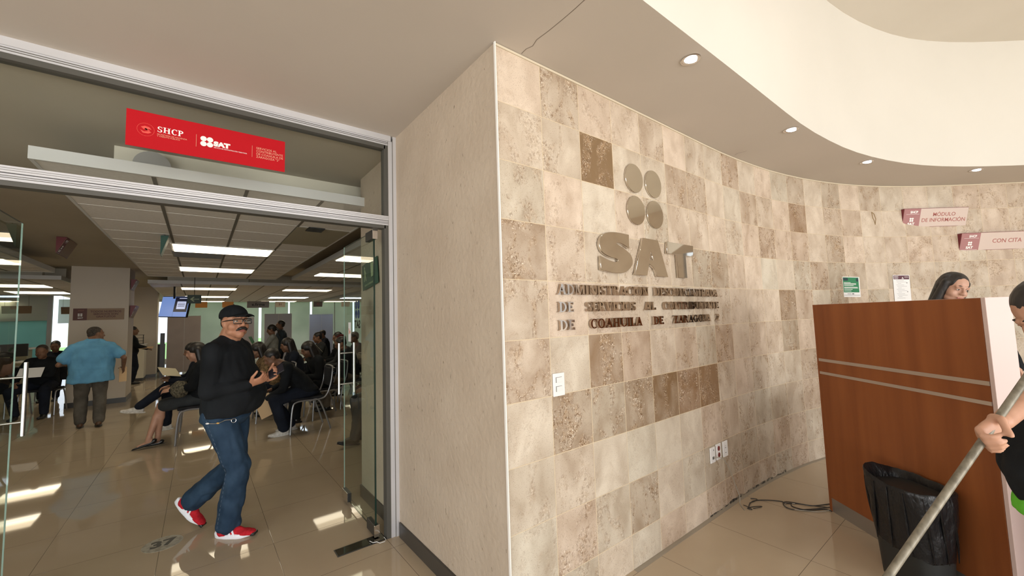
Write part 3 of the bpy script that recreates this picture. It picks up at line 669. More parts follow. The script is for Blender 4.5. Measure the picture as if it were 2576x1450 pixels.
prism_sign('hanging_sign', 'brown prism sign under the dark ceiling at the far left, with a red end', -1.56, 8.35, 2.57, .60, .225, .10, R(90), '', .07, redd, colsign, True, redd)
prism_sign('column_side_sign', 'upper red ended prism sign on the side of the cream column', -1.17, 12.0, 2.35, .5, .22, .09, R(90), '', .07, redd, colsign, True, redd)
prism_sign('column_side_sign', 'lower red ended prism sign on the side of the cream column', -1.17, 12.05, 1.75, .6, .26, .09, R(90), '', .07, redd, colsign, True, redd)
signy = mat('lit cream counter sign', (.72, .58, .38), .5)
t = prism_sign('counter_sign', 'grey hanging sign e.firma above the far service desks', 1.85, 18.9, 2.20, .75, .26, .08, 0, 'e.firma', .16, tan, mat('dim grey sign', (.20, .17, .15), .5), False, blk)
for x, n_, fm, lab in ((2.62, '31', signy, 'cream hanging number sign 31 over the far desks'), (4.05, '32', mat('dim brown sign', (.16, .12, .09), .5), 'dark hanging number sign 32 over the far desks'), (.05, '', mat('orange sign', (.75, .32, .08), .5), 'orange hanging sign half hidden behind the screen'), (.86, '', MATS['orange sign'], 'orange hanging sign peeking above the black cap'), (5.2, '', signy, 'cream hanging number sign seen through the glass door')):
    prism_sign('counter_sign', lab, x, 18.9, 2.22, .36, .22, .08, 0, n_, .13, tan, fm, False, rtxt)
for x, z, L, lab in ((-4.62, 2.12, .62, 'brown sign on the header left of the column'), (-3.45, 2.08, .42, 'dark brown sign in front of the bright window')):
    prism_sign('wing_sign', lab, x, 19.9, z, L, .24, .06, 0, '', .06, colsign, colsign, False)

# emergency exit sign on the inner wall behind the open glass door
t = thing('exit_sign', 'green SALIDA DE EMERGENCIA sign with running figure seen through the open glass door', 'sign', (1.0, 3.60, 1.9), 0)
Mx = frame((.06, -.16, -.005), (.62, -.62, 0), (0, 0, 1)) @ Matrix.Rotation(R(-6), 4, 'Z')
Mx = frame((.122, -.24, 0), (.02, -.78, .10), (-.0, .12, 1))
flat('sign_board', Mx, .36, .22, green, t, .004)
MB().box(.03, .085, -.03, .085, .002, .003, Mx).build('door_symbol', mat('pale symbol', (.35, .42, .25), .5), t)
fig = MB(); fig.prism([(-.115+.009*math.cos(a*.52), .075+.011*math.sin(a*.52)) for a in range(12)], .002, .003, Mx)
for q in ([(-.122, .06), (-.105, .06), (-.10, .015), (-.118, .015)], [(-.118, .02), (-.106, .02), (-.125, -.04), (-.137, -.04)], [(-.112, .02), (-.100, .02), (-.085, -.04), (-.097, -.04)], [(-.108, .055), (-.104, .05), (-.085, .02), (-.091, .018)]): fig.prism(q, .002, .003, Mx)
fig.build('running_figure', MATS['pale symbol'], t)
text('lettering', 'SALIDA DE EMERGENCIA', .022, MATS['pale symbol'], on(Mx, -.02, -.078, .0022), t, .0004, sx=.9)
t = thing('arrow_sign', 'small dark green hanging arrow sign beside the screen', 'sign', (-.10, 12.0, 2.06))
MB().box(-.13, .13, -.01, .01, 0, .20).build('sign_board', mat('dark green board', (.004, .03, .02), .5), t)
MB().prism([(-.08, .10), (-.015, .16), (.005, .145), (-.035, .108), (.09, .108), (.09, .092), (-.035, .092), (.005, .055), (-.015, .04)], .0105, .013, Matrix(((1, 0, 0, 0), (0, 0, -1, 0), (0, 1, 0, 0), (0, 0, 0, 1)))).build('arrow', MATS['pale symbol'], t)
MB().tube([(0, 0, .2), (0, 0, .74)], .006, 6).build('hanger', dark, t)

# screen on its ceiling pole
Mt = frame((0, 0, 0), (.62, -.78, -.04), (.17, .05, 1))
t = thing('ceiling_screen', 'tilted blue television screen hung from the ceiling left of the capped man', 'screen', tuple(aty(438, 772, 13.0)))
MB().box(-.45, .45, -.265, .265, -.05, -.004, Mt).build('casing', black, t, bevel=.01)
flat('screen', on(Mt, 0, 0, 0), .87, .50, mat('screen pale blue', (.1, .15, .4), .3, emit=(.20, .33, .72), est=.7), t, .002)
MB().box(.0, .42, -.13, .245, .001, .002, Mt).build('dark_picture', mat('screen dark slide', (.0, .0, .02), .3, emit=(.005, .008, .03), est=.5), t)
sw = mat('screen white slide', (.8, .8, .8), .3, emit=(.55, .62, .9), est=.8)
MB().box(.08, .36, -.06, .13, .002, .003, Mt).box(.12, .40, .20, .215, .002, .003, Mt).build('white_slide', sw, t)
MB().box(.11, .33, .08, .09, .003, .004, Mt).box(.11, .33, .04, .055, .003, .004, Mt).box(.11, .33, .0, .012, .003, .004, Mt).box(.0, .002, -.25, .25, .002, .003, Mt).build('slide_text', blk, t)
b = MB(); b.tube([(0, .04, .2), (0, .04, ZO-t.location.z)], .025, 8); b.build('ceiling_pole', dark, t)

# grey partitions, counters, furniture in the far office
pg = noisy(mat('grey lilac partition', (.4, .36, .36), .8), 3, (.40, .355, .345), (.44, .39, .38)); pgb = mat('bluish partition', (.40, .42, .50), .8)
def partition(label, x, y, W, Hh, m_):
    t = thing('partition_screen', label, 'partition', (x, y, 0))
    for s in (-1, 1): MB().box(s*W/4-W/4+.008, s*W/4+W/4-.008, -.02, .02, .06, Hh).build('panel', m_, t)
    b = MB(); [b.box(q-.008, q+.008, -.024, .024, 0, Hh+.01) for q in (-W/2, 0, W/2)]; b.box(-W/2, W/2, -.024, .024, Hh, Hh+.015); b.build('post_frame', mat('pale post', (.5, .5, .5), .5) if 'pale post' not in MATS else MATS['pale post'], t)
partition('two panel grey partition under the screen left of the capped man', -.38, 17.05, .84, 1.87, pg)
partition('bluish two panel partition behind the standing man in the grey jacket', 2.25, 16.6, .84, 1.88, pgb)
partition('bluish two panel partition above the row of seated heads', 3.95, 17.8, .88, 1.86, pgb)
partition('beige partition partly hidden behind the black cap', 1.25, 17.6, .7, 1.8, pg)
t = thing('service_counter', 'pale L shaped counter beyond the column with letter trays on it', 'counter', (-1.35, 15.95, 0))
MB().box(-.45, .10, 0, .6, .08, 1.03).build('front_panel', mat('cream counter panel', (.72, .69, .58), .6), t); MB().box(-.47, .12, -.02, .62, 1.03, 1.06).build('worktop', white, t); MB().box(-.44, .09, .01, .6, 0, .08).build('plinth', basebd, t)
t = thing('letter_tray', 'stacked black letter tray on the counter beyond the column', 'letter tray', (-1.45, 16.25, 1.06))
for k in range(4): MB().box(-.16, .16, -.12, .12, k*.085, k*.085+.01).build('tray', black, t)
b = MB(); [b.box(x-.008, x+.008, -.12, -.10, 0, .27) for x in (-.155, .155)]; b.build('upright', black, t)
tag(MB().box(-1.17, -.93, 18.5, 18.9, 0, .95).build('loudspeaker', black), 'black box standing on the floor beside the bright window slit', 'speaker')
tag(MB().box(-.93, -.83, 16.35, 16.5, 0, 1.35).build('queue_post', dark), 'tall black narrow ticket stand left of the grey partition', 'ticket stand')
t = thing('back_office_desk', 'white topped reception desk at the far left beyond the seated visitors', 'desk', (-5.0, 18.2, 0))
MB().box(-1.6, 1.1, 0, .6, 1.0, 1.05).build('worktop', white, t); MB().box(-1.5, 1.0, .05, .55, 0, 1.0).build('front_panel', mat('olive desk front', (.34, .32, .22), .7), t)
t = thing('paper_stack', 'loose stack of papers on the far reception desk', 'papers', (-4.5, 18.4, 1.05))
for k in range(5): MB().box(-.35+k*.03, .1+k*.04, -.12, .12, k*.018, k*.018+.012, Matrix.Rotation(R(k*7-12), 4, 'Z')).build('sheet', paper if k % 2 else black, t)
t = thing('computer_monitor', 'black back of a computer monitor between two seated men', 'monitor', (-3.95, 16.9, .74))
MB().box(-.27, .27, -.03, .03, .12, .46).build('screen_back', black, t, bevel=.01); MB().box(-.04, .04, -.02, .06, 0, .2).box(-.12, .12, -.1, .1, 0, .02).build('stand', black, t)
t = thing('work_desk', 'pale desk carrying the black monitor behind the seated men', 'desk', (-3.9, 16.9, 0)); MB().box(-.8, .8, -.35, .35, .70, .74).build('desktop', white, t); [MB().box(q, q+.05, -.3, .3, 0, .7).build('desk_side', MATS['cream counter panel'], t) for q in (-.75, .7)]

# ================================================================== STONE WALL LETTERING AND FITTINGS
def wl(s, z, out=0.): return wpos(s, z, out)
t = thing('four_disc_emblem', 'four polished champagne discs mounted on the stone wall above the big letters', 'wall emblem', tuple(wl(4.04, 2.28)))
t0 = t.location.copy()
for s, z in ((3.675, 2.388), (4.415, 2.388), (3.69, 2.173), (4.42, 2.173)):
    M = Matrix.Translation(-t0) @ wframe(s, z)
    b = MB(); n = 56; rr = .0965; prof = [(rr-.006, .001), (rr-.001, .003), (rr, .011), (rr-.0015, .013)]
    rings = [[M @ V((r*math.cos(2*math.pi*k/n), r*math.sin(2*math.pi*k/n), h)) for k in range(n)] for r, h in prof]
    b.loft(rings); b.build('disc', bronze, t, smooth=True)
def wallpoly(name, outer, depth, m, parent, org, hole=None, s0=4.0):
    """letter outline given in wall coordinates (tile units, height) as one solid extruded plate"""
    M = wframe(s0, 0)
    P = [((s-s0)*TW, z) for s, z in outer]; Hh = [((s-s0)*TW, z) for s, z in hole] if hole else None
    c = bpy.data.curves.new('l', 'CURVE'); c.dimensions = '2D'; c.fill_mode = 'BOTH'; c.extrude = depth/2; c.bevel_depth = .0015; c.bevel_resolution = 1
    for L in ([P] + ([Hh] if Hh else [])):
        sp = c.splines.new('POLY'); sp.points.add(len(L)-1); sp.use_cyclic_u = True
        for q, pt in zip(L, sp.points): pt.co = (q[0], q[1], 0, 1)
    o = bpy.data.objects.new('l', c); COL.objects.link(o); me = bpy.data.meshes.new_from_object(o.evaluated_get(bpy.context.evaluated_depsgraph_get())); bpy.data.objects.remove(o)
    me.transform(Matrix.Translation(-V(org)) @ M @ Matrix.Translation((0, 0, depth/2+.004))); me.materials.clear()
    return link(name, me, m, parent)
def smoothpoly(L, corners, it=2):
    for _ in range(it):
        out = []; nc = set(); n = len(L)
        for i, p in enumerate(L):
            a, c = L[i-1], L[(i+1) % n]
            if i in corners: nc.add(len(out)); out.append(p)
            else: out.append((p[0]*.75+a[0]*.25, p[1]*.75+a[1]*.25)); out.append((p[0]*.75+c[0]*.25, p[1]*.75+c[1]*.25))
        L, corners = out, nc
    return L
LS = [(3.317, 1.997), (3.011, 2.0), (2.744, 1.997), (2.525, 1.983), (2.393, 1.955), (2.345, 1.917), (2.378, 1.883), (2.469, 1.86), (2.676, 1.842), (2.865, 1.838), (2.925, 1.829), (2.904, 1.817), (2.786, 1.813), (2.559, 1.824), (2.369, 1.843), (2.364, 1.763), (2.654, 1.750), (2.946, 1.748), (3.163, 1.758), (3.362, 1.795), (3.42, 1.829), (3.381, 1.864), (3.261, 1.888), (3.109, 1.906), (2.96, 1.92), (2.869, 1.933), (2.995, 1.939), (3.147, 1.93), (3.308, 1.91)]
LA = [(3.834, 1.992), (4.41, 1.992), (4.746, 1.745), (4.299, 1.745), (4.253, 1.781), (4.153, 1.809), (4.015, 1.826), (3.914, 1.746), (3.467, 1.746)]
LT = [(4.80, 1.993), (5.985, 1.993), (5.945, 1.913), (5.59, 1.913), (5.604, 1.747), (5.212, 1.747), (5.195, 1.913), (4.755, 1.913)]
org = wl(4.1, 1.87); t = thing('company_letters', 'large polished metal letters SAT on the stone wall', 'wall lettering', tuple(org))
wallpoly('letter', smoothpoly(LS, {0, 14, 15, 25, 28}), .016, bronze, t, org)
wallpoly('letter', smoothpoly(LA, {0, 1, 2, 3, 6, 7, 8}), .016, bronze, t, org, [(4.115, 1.914), (4.195, 1.850), (4.037, 1.850)])
wallpoly('letter', LT, .016, bronze, t, org)

def word_line(words, z, h, label):
    org = wl(4.2, z); t = thing('wall_inscription', label, 'wall lettering', tuple(org))
    for wd, s0, s1 in words:
        wtot = sum(GL[c][0] for c in wd); L = (s1-s0)*TW; k = L/wtot; x = 0.
        for ch in wd:
            wid, polys = GL[ch]; sm = s0+(x+wid/2)*k/TW; M = Matrix.Translation(-org) @ wframe(sm, z-h/2, .006)
            b = MB()
            for i, p in enumerate(polys): b.prism([((q[0]-wid/2)*k, q[1]*h) for q in p], 0, .0155+.00012*(i % 4), M)
            b.build('letter', letterm, t); x += wid
word_line([('ADMINISTRACION', 1.17, 3.93), ('DESCONCENTRADA', 4.15, 7.15)], 1.641, .056, 'metal letters ADMINISTRACION DESCONCENTRADA on the stone wall, top row of three')
word_line([('DE', 1.18, 1.58), ('SERVICIOS', 1.90, 3.46), ('AL', 3.77, 4.20), ('CONTRIBUYENTE', 4.49, 7.17)], 1.546, .054, 'metal letters DE SERVICIOS AL CONTRIBUYENTE on the stone wall, middle row')
word_line([('DE', 1.18, 1.59), ('COAHUILA', 1.99, 3.64), ('DE', 4.05, 4.48), ('ZARAGOZA', 4.88, 6.67), ('2', 6.98, 7.17)], 1.449, .054, 'metal letters DE COAHUILA DE ZARAGOZA 2 on the stone wall, bottom row')

plate = mat('white switch plate', (.78, .78, .77), .35)
def wall_plate(name, label, cat, s, z, w_, h_):
    t = thing(name, label, cat, tuple(wl(s, z)), math.atan2(wdir(s).y, wdir(s).x)); M = Matrix(((1, 0, 0, 0), (0, 0, -1, 0), (0, 1, 0, 0), (0, 0, 0, 1)))
    MB().box(-w_/2, w_/2, -h_/2, h_/2, .002, .010, M).build('cover_plate', plate, t, bevel=.003); return t, M
t, M = wall_plate('light_switch', 'white double light switch on the stone wall under the lettering', 'light switch', 1.155, 1.143, .082, .118)
for dz in (.024, -.022): MB().box(-.020, .022, dz-.013, dz+.013, .0095, .0125, M @ Matrix.Rotation(R(4), 4, 'Y')).build('rocker', plate, t, bevel=.001)
for dz in (.024, -.022): MB().box(-.024, -.020, dz-.013, dz+.015, .0101, .0106, M).box(-.024, .02, dz+.013, dz+.015, .0101, .0106, M).build('rocker_gap', mat('switch gap %d' % len(MATS), (.22, .22, .2), .8), t)
t, M = wall_plate('network_socket', 'white plate with a grey cable plugged in, leftmost of three low on the stone wall', 'wall socket', 6.38, .425, .074, .112)
MB().box(-.012, .012, -.03, -.012, .010, .013, M).build('port', mat('dark port', (.1, .1, .09), .6), t); MB().box(.008, .016, .028, .038, .010, .0106, M).build('port_label', MATS['dark port'], t)
t, M = wall_plate('power_outlet', 'white power outlet with two dark red sockets, middle of three on the stone wall', 'power outlet', 6.69, .43, .074, .116)
ro = mat('dark red socket', (.17, .02, .02), .4)
for dz in (.024, -.024): MB().prism([(.017*math.cos(a*.314), dz+.018*math.sin(a*.314)) for a in range(20)], .009, .012, M).build('socket', ro, t)
t, M = wall_plate('data_socket', 'white data socket plate, rightmost of three low on the stone wall', 'wall socket', 7.06, .427, .076, .118)
MB().box(-.008, .008, .006, .010, .010, .0106, M).box(-.006, .008, .022, .0235, .010, .0106, M).build('slot', MATS['dark port'], t)
MB().box(-.008, .008, -.03, -.026, .010, .0106, M).build('slot', MATS['dark port'], t)
grey_c = mat('grey cable', (.33, .30, .25), .6); blkc = mat('dark cable', (.03, .027, .025), .5)
tag(MB().tube(catmull([wpos(6.39, .405, .012), wpos(6.55, .40, .05), wpos(6.9, .30, .05), wpos(7.15, .18, .045), wpos(7.35, .06, .05), tuple(atz(1862, 1268, .01)), tuple(atz(1873, 1284, .004))]), .0028, 6).build('network_cable', grey_c, smooth=True), 'thin grey cable drooping from the left wall plate to the floor', 'cable')
cc = thing('cable_bundle', 'loose bundle of dark cables on the floor by the corner of the wooden counter', 'cable', tuple(atz(2010, 1275)))
def fl(pts, r=.0035, m_=blkc, z=.004):
    P = [atz(x, y, z+.003*(i % 2))-cc.location for i, (x, y) in enumerate(pts)]; MB().tube(catmull(P), r, 6).build('cable', m_, cc, smooth=True)
fl([(1884, 1280), (1886, 1268), (1900, 1260), (1930, 1259), (1965, 1262), (1975, 1266), (2010, 1268), (2045, 1273), (2091, 1268)])
fl([(2092, 1276), (2060, 1280), (2010, 1283), (1985, 1280), (1972, 1272), (1972, 1264), (1990, 1264), (2030, 1271), (2080, 1277)], .003)
fl([(2092, 1284), (2060, 1288), (2040, 1287), (2010, 1284), (1985, 1279), (1975, 1272), (1980, 1266), (2000, 1268)], .003, grey_c)
fl([(2093, 1288), (2085, 1284), (2070, 1282), (2030, 1284), (1996, 1276), (1990, 1270)], .0035)
fl([(1888, 1255), (1905, 1257), (1886, 1266)], .003); fl([(1870, 1271), (1884, 1277), (1892, 1283), (1880, 1279), (1900, 1275), (1917, 1275), (1895, 1280)], .0025)

# posters taped behind the counter
def poster(label, s, z, w_, h_, tilt=0.):
    t = thing('wall_poster', label, 'poster', tuple(wl(s, z))); M = Matrix.Translation(-wl(s, z)) @ wframe(s, z, .004) @ Matrix.Rotation(R(tilt), 4, 'Z')
    MB().box(-w_/2, w_/2, -h_/2, h_/2, 0, .0012, M).build('paper', paper, t); return t, M
t, M = poster('green notice taped to the stone wall above the left end of the wooden counter', 15.17, 1.715, .255, .222, -1)
W2 = .255; gp = mat('green print', (.02, .20, .085), .6)
MB().box(-.122, .112, -.060, .104, .0012, .0018, M).build('green_field', gp, t); MB().prism([(-.12, .098), (-.055, .098), (-.048, .09), (-.048, .076), (-.055, .068), (-.12, .068)], .0018, .0024, M).prism([(.09+.018*math.cos(a*.4), .078+.02*math.sin(a*.4)) for a in range(16)], .0018, .0024, M).build('dark_badge', mat('dark teal print', (.01, .04, .05), .6), t)
wp_ = MB()
for k, (x1, z1) in enumerate(((-.01, .045), (.07, .035), (.07, .024), (.03, .012), (.09, -.006), (.095, -.016), (.01, -.030), (-.01, -.047))): wp_.box(-.112, x1, z1, z1+.005, .0018, .0022, M)
wp_.build('print_lines', wtxt, t); MB().box(-.07, -.01, -.078, -.074, .0013, .0018, M).box(.0, .03, -.08, -.072, .0013, .0018, M).box(-.12, .12, -.092, -.089, .0013, .0018, M).build('footer_print', blk, t)
t, M = poster('white notice with a maroon header on the stone wall beside the receptionist', 17.55, 1.69, .215, .30, -1)
MB().box(-.10, .10, .10, .144, .0012, .0018, M).build('header', mat('maroon print', (.10, .03, .05), .6), t)
b = MB()
for k in range(4): b.box(-.092, -.045+.01*(k % 2), .107+k*.009, .110+k*.009, .0018, .0022, M)
b.box(.005, .03, .106, .113, .0018, .0022, M); b.box(.01, .022, .118, .125, .0018, .0022, M).box(.04, .09, .130, .133, .0018, .0022, M).box(.04, .09, .118, .120, .0018, .0022, M); b.build('header_print', wtxt, t)
b = MB()
for k in range(13): b.box(-.07+.01*(k % 3), .03+.04*math.sin(k*2.1), .085-k*.0165, .0875-k*.0165, .0012, .0016, M)
b.box(.06, .075, .055, .065, .0012, .0016, M).box(.06, .075, -.045, -.036, .0012, .0016, M); b.build('print_lines', mat('grey print', (.25, .25, .26), .6), t)

# recessed downlights along the soffit
LED = mat('lit led lamp', (1, 1, 1), .5, emit=(.86, .92, 1), est=14)
for (x, y), lab in zip(((2.089, 1.021), (3.569, 1.006), (5.002, .825), (6.327, .205)), ('nearest to the camera', 'second from the left', 'third from the left', 'farthest, at the right edge')):
    t = thing('recessed_downlight', 'small round lit downlight in the curved soffit, '+lab, 'downlight', (x, y, ZC), 0, 'downlights in the soffit over the stone wall')
    M = Matrix.Rotation(R(10), 4, 'X')
    MB().lathe([(.030, -.002), (.047, -.006), (.052, -.004), (.052, .001)], 32).build('trim_ring', chrome, t, smooth=True)
    MB().lathe([(.0, -.011), (.024, -.011), (.033, -.007), (.034, .0)], 24, M=M).build('lamp', LED, t, smooth=True)
    sp = bpy.data.lights.new('downlight', 'SPOT'); sp.energy = 5; sp.spot_size = R(90); sp.spot_blend = .8; sp.color = (.92, .95, 1); sp.shadow_soft_size = .03
    so = bpy.data.objects.new('downlight_lamp', sp); COL.objects.link(so); so.location = (0, 0, -.02); so.parent = t

# round number sticker on the office floor
stk = noisy(mat('worn floor sticker', (.5, .5, .47), .4), 25, (.24, .22, .17), (.36, .34, .28), .40, .52)
t = thing('floor_sticker', 'worn round floor sticker with number 37 beside the red shoes', 'floor sticker', (-.17, 3.83, 0))
MB().lathe([(.112, 0), (.112, .0012)], 40).build('disc', stk, t)
text('number', '37', .135, mat('faded black number', (.05, .05, .045), .5), frame((.0, 0, .0013), (1, .0, 0), (0, 1, 0)), t, .0003, bold=.006)

# ================================================================== COUNTER
A_ = V((3.70, .99, 0)); B_ = V((3.003, .133, 0)); cd = (B_-A_).normalized(); cn = V((-cd.y, cd.x, 0))   # cn points away from the viewer
t = thing('reception_counter', 'tall reddish wood reception counter with two metal strips and a pale end panel', 'counter', tuple(A_))
MC = frame((0, 0, 0), cd, (0, 0, 1)); L = (B_-A_).length   # local x along, y up, z towards the viewer side?
sgn = 1 if (MC.to_3x3() @ V((0, 0, 1))).dot(cn) < 0 else -1
def cb(name, x0, x1, z0, z1, d0, d1, m_, bev=.0): return MB().box(x0, x1, z0, z1, -sgn*d0, -sgn*d1, MC).build(name, m_, t, bevel=bev)
cb('front_panel', 0, L-.002, .10, 1.522, 0, .03, woodm, .002)
cb('end_panel', L-.001, L+.019, .0, 1.524, .001, .125, laminate, .002)
cb('rear_panel', 0, L-.002, .10, 1.520, .095, .125, woodm)
cb('top_cap', 0, L, 1.502, 1.5235, .028, .124, laminate)
cb('side_panel', -.02, 0, 0, 1.522, .0, .125, woodm)
cb('kick_plate', .0, L, 0, .10, .004, .03, kick)
cb('work_surface', .0, L+.4, .74, .77, .125, .75, laminate, .003)
cb('inner_side', .0, .03, 0, .74, .125, .70, woodm); cb('inner_side', L+.35, L+.38, 0, .74, .125, .70, woodm)
for z0, z1 in ((1.098, 1.119), (1.003, 1.022)): cb('metal_strip', .0, L-.002, z0, z1, -.003, .002, stripm)
cb('drawer_unit', .35, .8, 0, .74, .25, .70, laminate)

# ================================================================== BLACK BIN
def sup(a, rx, ry, p=3.2):
    c, s = math.cos(a), math.sin(a); k = (abs(c)**p+abs(s)**p)**(-1/p); return V((c*k*rx, s*k*ry))
bagm = noisy(mat('black bin bag', (.010, .010, .011), .34, spec=.35), 3, (.006, .006, .007), (.010, .010, .011), stretch=(1, 1, .5), bump=.9, bscale=9, bdist=.03); binm = mat('dark grey bin plastic', (.012, .014, .014), .5)
t = thing('waste_bin', 'black waste bin lined with a creased black bag in front of the wooden counter', 'waste bin', tuple(A_+cd*.80-cn*.160), math.atan2(cd.y, cd.x)); bl = t.location
def ringz(z, rx, ry, n=72, wob=0., seed=0, zw=0.):
    o = []
    for k in range(n):
        a = 2*math.pi*k/n; p = sup(a, rx, ry); q = noise.noise(V((math.cos(a)*3+seed, math.sin(a)*3, z*9)))+.6*noise.noise(V((math.cos(a)*9+seed, math.sin(a)*9, z*14)))
        lift = .045*max(0, (z-.40)/.16)*max(0, math.cos(a-R(200)))**3 if seed else 0
        o.append(V((p.x*(1+wob*q+lift*1.2), p.y*(1+wob*q), z+zw*q+lift)))
    return o
rs = [ringz(z, .150+.030*z/.56, .090+.040*z/.56) for z in (0, .02, .3, .50)]
MB().loft(rs).build('bin_body', binm, t, smooth=True)
rs = [ringz(z, .150+.030*z/.56+e_, .090+.040*z/.56+e_, wob=w_, seed=2, zw=zw_) for z, e_, w_, zw_ in ((.20, .002, .02, .02), (.26, .005, .045, .01), (.33, .006, .05, 0), (.40, .008, .055, 0), (.46, .008, .045, 0), (.50, .008, .03, 0), (.515, .007, .02, 0), (.53, .008, .012, .006), (.538, .004, .01, .006), (.530, -.004, .01, .006), (.50, -.012, .03, 0), (.35, -.03, .08, 0), (.10, -.045, .1, 0), (.05, -.09, .1, 0))]
o = MB().loft(rs, cap=True).build('bag', bagm, t, smooth=True)
fo = MB()
for k in range(7):
    a0 = -2.3+k*.42; pts = []
    for j in range(6):
        zz = .52-j*.065; a = a0+(.10*k-.28)*j*.28; p = sup(a, .150+.030*zz/.56+.009, .090+.040*zz/.56+.009); pts.append((p.x, p.y, zz))
    fo.tube(catmull(pts, 4), [.002+.004*math.sin(math.pi*min(1, i/20)) for i in range(21)], 5)
fo.build('bag_crease', bagm, t, smooth=True); 

# ================================================================== PEOPLE
def remesh(b, vox, it=4, fac=.5):
    me = b.mesh('tmp'); o = bpy.data.objects.new('tmp', me); COL.objects.link(o)
    m1 = o.modifiers.new('r', 'REMESH'); m1.mode = 'VOXEL'; m1.voxel_size = vox; m1.use_smooth_shade = True
    if it: m2 = o.modifiers.new('s', 'SMOOTH'); m2.factor = fac; m2.iterations = it
    out = bpy.data.meshes.new_from_object(o.evaluated_get(bpy.context.evaluated_depsgraph_get())); bpy.data.objects.remove(o)
    for p in out.polygons: p.use_smooth = True
    return out
class Blob(MB):
    def ell(s, c, r, M=None, n=14):
        c = V(c); r = (r, r, r) if isinstance(r, (int, float)) else r; rings = []
        for j in range(1, n):
            th = math.pi*j/n; rings.append([V((r[0]*math.sin(th)*math.cos(2*math.pi*k/n), r[1]*math.sin(th)*math.sin(2*math.pi*k/n), -r[2]*math.cos(th))) for k in range(n)])
        Mx_ = (M.to_3x3() if M else Matrix.Identity(3)); rings = [[(Mx_ @ p)+c for p in q] for q in rings]
        return s.loft(rings)
    def cap(s, a, b, ra, rb=None, n=12):
        a, b = V(a), V(b); rb = ra if rb is None else rb; t = (b-a); L = t.length
        if L < 1e-6: return s.ell(a, ra)
        t /= L; u = t.cross(V((0, 0, 1)) if abs(t.z) < .9 else V((1, 0, 0))).normalized(); v = t.cross(u); rings = []
        for j in range(1, 5): an = math.pi/2*j/5; rings.append((a-t*ra*math.cos(an), ra*math.sin(an)))
        rings.append((a, ra)); rings.append((b, rb))
        for j in range(4, 0, -1): an = math.pi/2*j/5; rings.append((b+t*rb*math.cos(an), rb*math.sin(an)))
        return s.loft([[c+(u*math.cos(2*math.pi*k/n)+v*math.sin(2*math.pi*k/n))*r for k in range(n)] for c, r in rings])
    def torso(s, secs, n=20):   # (centre, rx, ry, twist)
        rings = []
        for c, rx, ry, tw in secs:
            c = V(c); rings.append([c+V((rx*math.cos(a)*math.cos(tw)-ry*math.sin(a)*math.sin(tw), rx*math.cos(a)*math.sin(tw)+ry*math.sin(a)*math.cos(tw), 0)) for a in [2*math.pi*k/n for k in range(n)]])
        return s.loft(rings)
def ik(a, c, l1, l2, pole):
    a, c, pole = V(a), V(c), V(pole); d = c-a; L = min(d.length, (l1+l2)*.999); t = d.normalized(); x = (l1*l1-l2*l2+L*L)/(2*L); h = math.sqrt(max(1e-6, l1*l1-x*x))
    q = pole-t*pole.dot(t); q.normalize(); return a+t*x+q*h
def folds(me, amp, sc_=(9, 9, 5), seed=0., zmask=None):
    vs = me.vertices; no = [v.normal.copy() for v in vs]
    for v, n in zip(vs, no):
        p = V((v.co.x*sc_[0]+seed, v.co.y*sc_[1], v.co.z*sc_[2])); q = abs(noise.noise(p))*1.6-.35+.5*noise.noise(p*2.3)
        v.co += n*amp*q*(zmask(v.co) if zmask else 1)
def hand(b, W, d, n, side, curl, thumb=.3, k=1., fat=1., spread=.012):
    """palm plus five separate bent fingers. d fingers' direction, n palm normal, side +1: thumb on the d x n side"""
    d = V(d).normalized(); n = V(n); n = (n-d*n.dot(d)).normalized(); s = d.cross(n)*side
    rings = []
    for q, wd, th in ((-.01, .022, .019), (.015, .027, .018), (.04, .036, .016), (.065, .039, .0145), (.088, .037, .012), (.094, .03, .008)):
        rings.append([W+d*q*k+(s*math.cos(2*math.pi*j/14)*wd+n*math.sin(2*math.pi*j/14)*th*fat)*k for j in range(14)])
    b.loft(rings)
    for i, (o, L, r) in enumerate(((.029, .070, .0088), (.0095, .078, .0090), (-.010, .073, .0086), (-.029, .058, .0076))):
        cu = curl[i] if isinstance(curl, (list, tuple)) else curl
        p = W+(d*.086+s*o)*k; dr = (d+s*o*spread*60).normalized(); nl = n.copy()
        for seg, fr_ in enumerate((.46, .30, .24)):
            a = cu*(.8, 1.1, .8)[seg]; dr, nl = (dr*math.cos(a)+nl*math.sin(a)).normalized(), (nl*math.cos(a)-dr*math.sin(a)).normalized()
            q = p+dr*L*fr_*k; b.cap(p, q, r*fat*(1-.10*seg)*k, r*fat*(1-.10*(seg+1))*k, 8); p = q
    p = W+(d*.022+s*.026)*k; td = (d*.62+s*.75+n*thumb).normalized(); q = p+td*.042*k; b.cap(p, q, .0135*k*fat, .0105*k*fat, 8)
    td2 = ((td+d*.5+n*thumb*.6-s*.25) if thumb < 1 else (td*.4+d*.9+n*.5-s*.7)).normalized(); r2 = q+td2*.032*k; b.cap(q, r2, .0105*k*fat, .009*k*fat, 8); td3 = (td2+n*.25).normalized(); b.cap(r2, r2+td3*.020*k, .0092*k*fat, .0078*k*fat, 8)
def headM(pos, yaw_, pitch, roll=0.):
    return Matrix.Translation(pos) @ Matrix.Rotation(yaw_, 4, 'Z') @ Matrix.Rotation(pitch, 4, 'X') @ Matrix.Rotation(roll, 4, 'Y')
